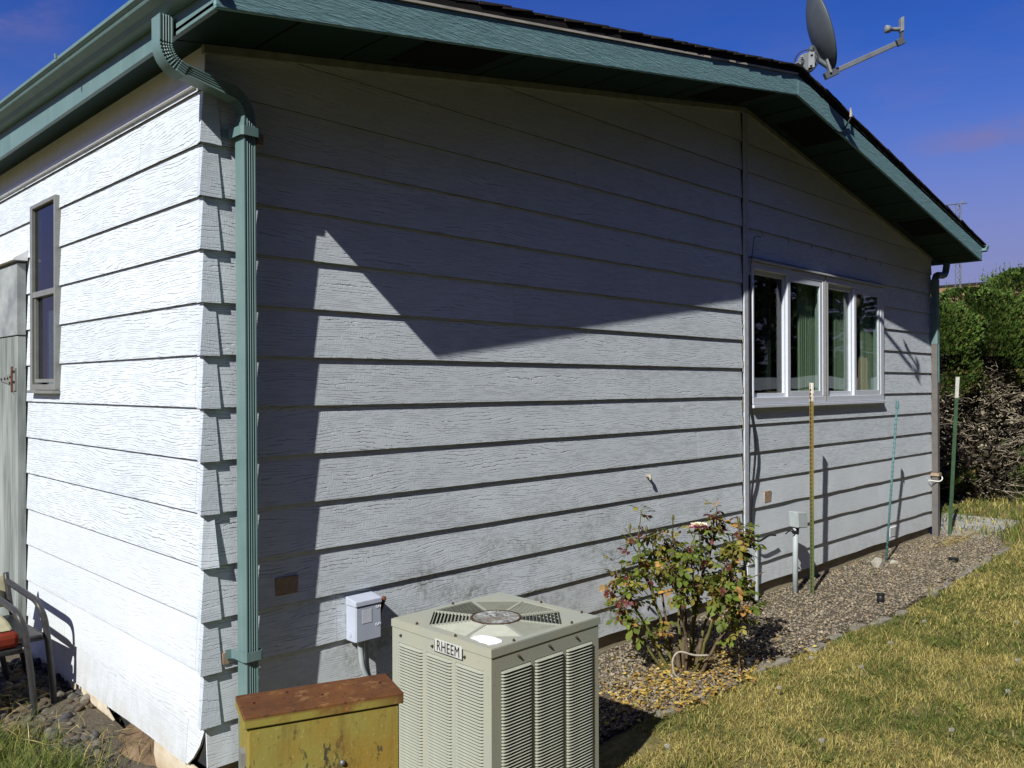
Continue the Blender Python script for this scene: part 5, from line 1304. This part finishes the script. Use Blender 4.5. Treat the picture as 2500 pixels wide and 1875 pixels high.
# ------------------------------------------------------------ hedge of conifers
def conifer(cx_, cy_, rx, ry, top, idx, label):
    g0 = gz(cx_, cy_); h = thing('hedge_conifer', (cx_, cy_, g0), label, 'hedge conifer', 'conifers of the hedge past the house')
    rnd = random.Random(idx*17+3)
    part('trunk', MB().tube([(cx_, cy_, g0-.1), (cx_+.03, cy_, g0+1), (cx_, cy_+.03, top-.5)], [.07, .055, .02], 8), 'trunk_bark', h, True)
    m = MB(); nb = 210
    for k in range(nb):               # bare grey branches of the lower half
        a = rnd.uniform(0, 6.28); zz = g0+rnd.uniform(.0, 1.75)**1; r0 = .06; L_ = rnd.uniform(.55, 1.0)
        p = Vector((cx_+math.cos(a)*r0, cy_+math.sin(a)*r0, zz)); pts_ = [p]; up0 = rnd.uniform(-.15, .7)
        for s_ in range(4):
            p = p+Vector((math.cos(a)*rx*L_/4, math.sin(a)*ry*L_/4, up0*.12+rnd.uniform(-.07, .07))); a += rnd.uniform(-.5, .5); pts_.append(p)
        rb = rnd.uniform(.004, .013); m.tube(pts_, [rb*1.4, rb, rb*.8, rb*.6, rb*.3], 4, False)
        for q in range(6):              # twiggy ends
            b_ = pts_[rnd.randint(1, 4)]; d = Vector((rnd.uniform(-1, 1), rnd.uniform(-1, 1), rnd.uniform(-.6, .9)))*.11
            m.tube([b_, b_+d*.5+Vector((0, 0, rnd.uniform(-.02, .02))), b_+d], [.0035, .003, .0015], 3, False)
    part('bare_branches', m, 'twig_grey', h, kind='stuff')
    N_ = 30000; V = np.zeros((N_, 4, 3)); C_ = np.zeros((N_, 4, 3)); H0 = g0
    cnt = 0
    while cnt < N_:
        z = rnd.random(); zz = g0+.1+(top-g0-.1)*z; a = rnd.uniform(0, 6.28)
        prof = math.sin(math.pi*min(1, .18+.80*z))**.55 if z < .95 else .45
        prof = (1-.12*(1-z)) if z < .86 else max(.05, 1-((z-.86)/.16)**2)
        rr = prof*(1-.5*rnd.random()**2.2)
        x_, y_ = cx_+math.cos(a)*rx*rr, cy_+math.sin(a)*ry*rr
        dens = mnoise.noise((x_*2.6+idx, y_*2.6, zz*2.4))+.5*mnoise.noise((x_*6, y_*6+idx, zz*6))
        thr = .75 if zz < -1.25 else (.62 if zz < -.25 else (.05 if zz < .25 else -.42))
        if zz < -1.25: thr = .25
        if dens < thr: continue
        bumpr = 1+.16*dens; x_, y_ = cx_+(x_-cx_)*bumpr, cy_+(y_-cy_)*bumpr
        d = Vector((math.cos(a)*.8, math.sin(a)*.8, rnd.uniform(.2, 1.3))).normalized(); L_ = rnd.uniform(.022, .065)
        s_ = d.cross(Vector((rnd.uniform(-1, 1), rnd.uniform(-1, 1), rnd.uniform(-1, 1)))).normalized()*L_*.30; p = Vector((x_, y_, zz))
        V[cnt] = [p, p+d*L_*.5-s_, p+d*L_, p+d*L_*.5+s_]
        g_ = rnd.random(); base = np.array((.042, .075, .014)) if g_ < .6 else (np.array((.075, .115, .02)) if g_ < .93 else np.array((.13, .12, .035)))
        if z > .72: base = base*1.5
        if zz < .1 and rnd.random() < .15: base = np.array((.15, .095, .035))
        C_[cnt] = base*rnd.uniform(.6, 1.3); cnt += 1
    for j in range(3600):    # dead inner growth, coloured dark to stand for the shaded gaps
        z = rnd.random()*.85; a = rnd.uniform(0, 6.28); rr = .72*rnd.random()**.5; p = Vector((cx_+math.cos(a)*rx*rr, cy_+math.sin(a)*ry*rr, g0+(top-g0)*z)); d = Vector((rnd.uniform(-1, 1), rnd.uniform(-1, 1), rnd.uniform(-1, 1))).normalized(); L_ = rnd.uniform(.05, .11); s_ = d.orthogonal().normalized()*L_*.3
        V[j] = [p, p+d*L_*.5-s_, p+d*L_, p+d*L_*.5+s_]; C_[j] = np.array((.035, .027, .016))*rnd.uniform(.5, 1.3)
    for k in range(34):   # loose leading shoots on top
        a = rnd.uniform(0, 6.28); r = rnd.random()**.5*.95; p = Vector((cx_+math.cos(a)*r*rx, cy_+math.sin(a)*r*ry, top-.08-.16*r**3)); L_ = rnd.uniform(.08, .30)
        for q in range(26):
            t_ = rnd.random(); b_ = p+Vector((.04*math.cos(a+t_*3), .04*math.sin(a), L_*t_)); d = Vector((rnd.uniform(-1, 1), rnd.uniform(-1, 1), rnd.uniform(.3, 1.2))).normalized(); l2 = .05*(1.2-t_); s_ = d.orthogonal().normalized()*l2*.3
            j = rnd.randrange(N_); V[j] = [b_, b_+d*l2*.5-s_, b_+d*l2, b_+d*l2*.5+s_]; C_[j] = np.array((.11, .17, .03))*rnd.uniform(.7, 1.3)
    me = fast_mesh('foliage', V.reshape(-1, 3), np.arange(N_*4), np.full(N_, 4), 'leaf_mix', C_.reshape(-1, 3)); put('foliage', me, None, h, kind='stuff')
conifer(10.75, 1.25, .72, .85, 1.04, 1, 'hedge conifer half hidden behind the far corner downspout')
conifer(11.55, .72, .74, .74, 1.22, 2, 'hedge conifer with bare grey lower branches behind green post')
conifer(12.40, .20, .75, .75, 1.52, 3, 'tallest hedge conifer at the right edge with feathery top')
conifer(13.3, -.35, .65, .65, 1.4, 4, 'hedge conifer at the end of the row outside the yard corner')

# ------------------------------------------------------------ beyond the hedge
nh = thing('neighbour_house', (24, 3, -1.72), 'distant brown roofed house showing above the hedge', 'house')
part('wall', MB().box(21.0, 29, -4.5, 14, -1.8, .9), 'foundation_tan', nh)
m = MB(); m.prism([(20.4, -5, .85), (29.6, -5, .85), (25, -5, 2.74)], (0, 20, 0)); part('roof', m, 'brown_roof', nh)
m = MB(); m.prism([(24.9, -5.05, 2.72), (25.1, -5.05, 2.72), (25.0, -5.05, 2.80)], (0, 20.1, 0)); part('ridge_cap', m, 'deck_edge', nh)
am = thing('antenna_mast', (20, 3.46, -1.72), 'thin lattice antenna mast rising above the hedge against the sky', 'antenna mast')
m = MB(); mx_, my_ = 20.0, 3.46
for dx, dy in ((.07, 0), (-.05, .06), (-.05, -.06)): m.tube([(mx_+dx, my_+dy, -1.8), (mx_+dx, my_+dy, 4.15)], .012, 5)
for k in range(24):
    z = -1.0+k*.21; m.tube([(mx_+.07, my_, z), (mx_-.05, my_+.06, z+.1), (mx_-.05, my_-.06, z+.2)], .007, 4)
part('mast', m, 'metal_grey', am)
for zz, L_ in ((4.1, .35), (3.55, .3), (2.95, .35), (3.05, .3)):
    m = MB(); d = Vector((.707, -.707, 0)); p = Vector((mx_, my_, zz)); m.tube([p-d*L_, p+d*L_*.6+Vector((0, 0, .05))], .012, 4)
    for k in range(4): q = p-d*L_+d*(L_*.45*k); m.tube([q-Vector((.1, .1, .16)), q+Vector((.1, .1, .16))], .007, 4)
    part('antenna', m, 'metal_grey', am)
part('antenna', MB().tube([(mx_, my_, 4.1), (mx_+.10, my_-.10, 4.22)], .010, 4), 'metal_grey', am)
# what the window glass mirrors: the far side of the yard, outside the frame (all but the last tree row)
fn = thing('yard_fence', (17, -8, -1.72), 'low board fence across the yard with horizontal rails', 'fence')
fa, fb = Vector((15.5, -14.0, 0)), Vector((21.0, -2.0, 0)); fd = (fb-fa).normalized(); fnrm = Vector((fd.y, -fd.x, 0))
for k in range(5):
    c0 = (fa+fb)/2; m = MB().obox((c0.x, c0.y, -1.5+k*.36), fd*((fb-fa).length/2), fnrm*.02, (0, 0, .15)); part('rail_board', m, ['foundation_tan', 'weathered_trim', 'bare_wood', 'foundation_tan', 'weathered_trim'][k], fn)
for k in range(8):
    c0 = fa+(fb-fa)*(k/7); part('fence_upright', MB().box(c0.x-.06, c0.x+.06, c0.y-.06, c0.y+.06, -1.8, .55), 'bare_wood', fn)
def unseen_tree(x, y, top, r, idx):
    g0 = -1.72; h = thing('unseen_tree', (x, y, g0), 'unseen dark broad evergreen tree outside the frame', 'tree', 'unseen evergreens outside the frame'); rnd = random.Random(idx)
    part('trunk', MB().tube([(x, y, g0-.1), (x, y, top*.4), (x, y, top*.85)], [.2, .15, .05], 8), 'trunk_bark', h, True)
    N_ = 3500; V = np.zeros((N_, 4, 3)); C_ = np.zeros((N_, 4, 3))
    for j in range(N_):
        z = rnd.random()**.8; a = rnd.uniform(0, 6.28); rr = r*(1-.75*z**1.5)*(1-.5*rnd.random()**2)
        p = Vector((x+math.cos(a)*rr, y+math.sin(a)*rr, g0+.3+(top-g0)*z)); d = Vector((math.cos(a), math.sin(a), rnd.uniform(-.3, .9))).normalized(); L_ = rnd.uniform(.25, .5); s_ = d.cross(Vector((rnd.uniform(-1, 1), rnd.uniform(-1, 1), 1))).normalized()*L_*.35
        V[j] = [p, p+d*L_*.5-s_, p+d*L_, p+d*L_*.5+s_]; C_[j] = np.array((.035, .06, .018))*rnd.uniform(.6, 1.3)
    put('foliage', fast_mesh('foliage', V.reshape(-1, 3), np.arange(N_*4), np.full(N_, 4), 'leaf_mix', C_.reshape(-1, 3)), None, h, kind='stuff')
k_ = 0
for i in range(7):
    q = fa+(fb-fa)*(i/6)+Vector((2.6, -.6, 0)); unseen_tree(q.x, q.y, 4.6+1.2*((i*7) % 3), 1.9, 40+i)
for i in range(9):  # added row behind the camera, holds back ground bounce and low sky light
    unseen_tree(-8.5+i*2.3, -6.9+.5*((i*5) % 3)-.4, 5.0+1.1*((i*4) % 3), 1.7, 60+i)
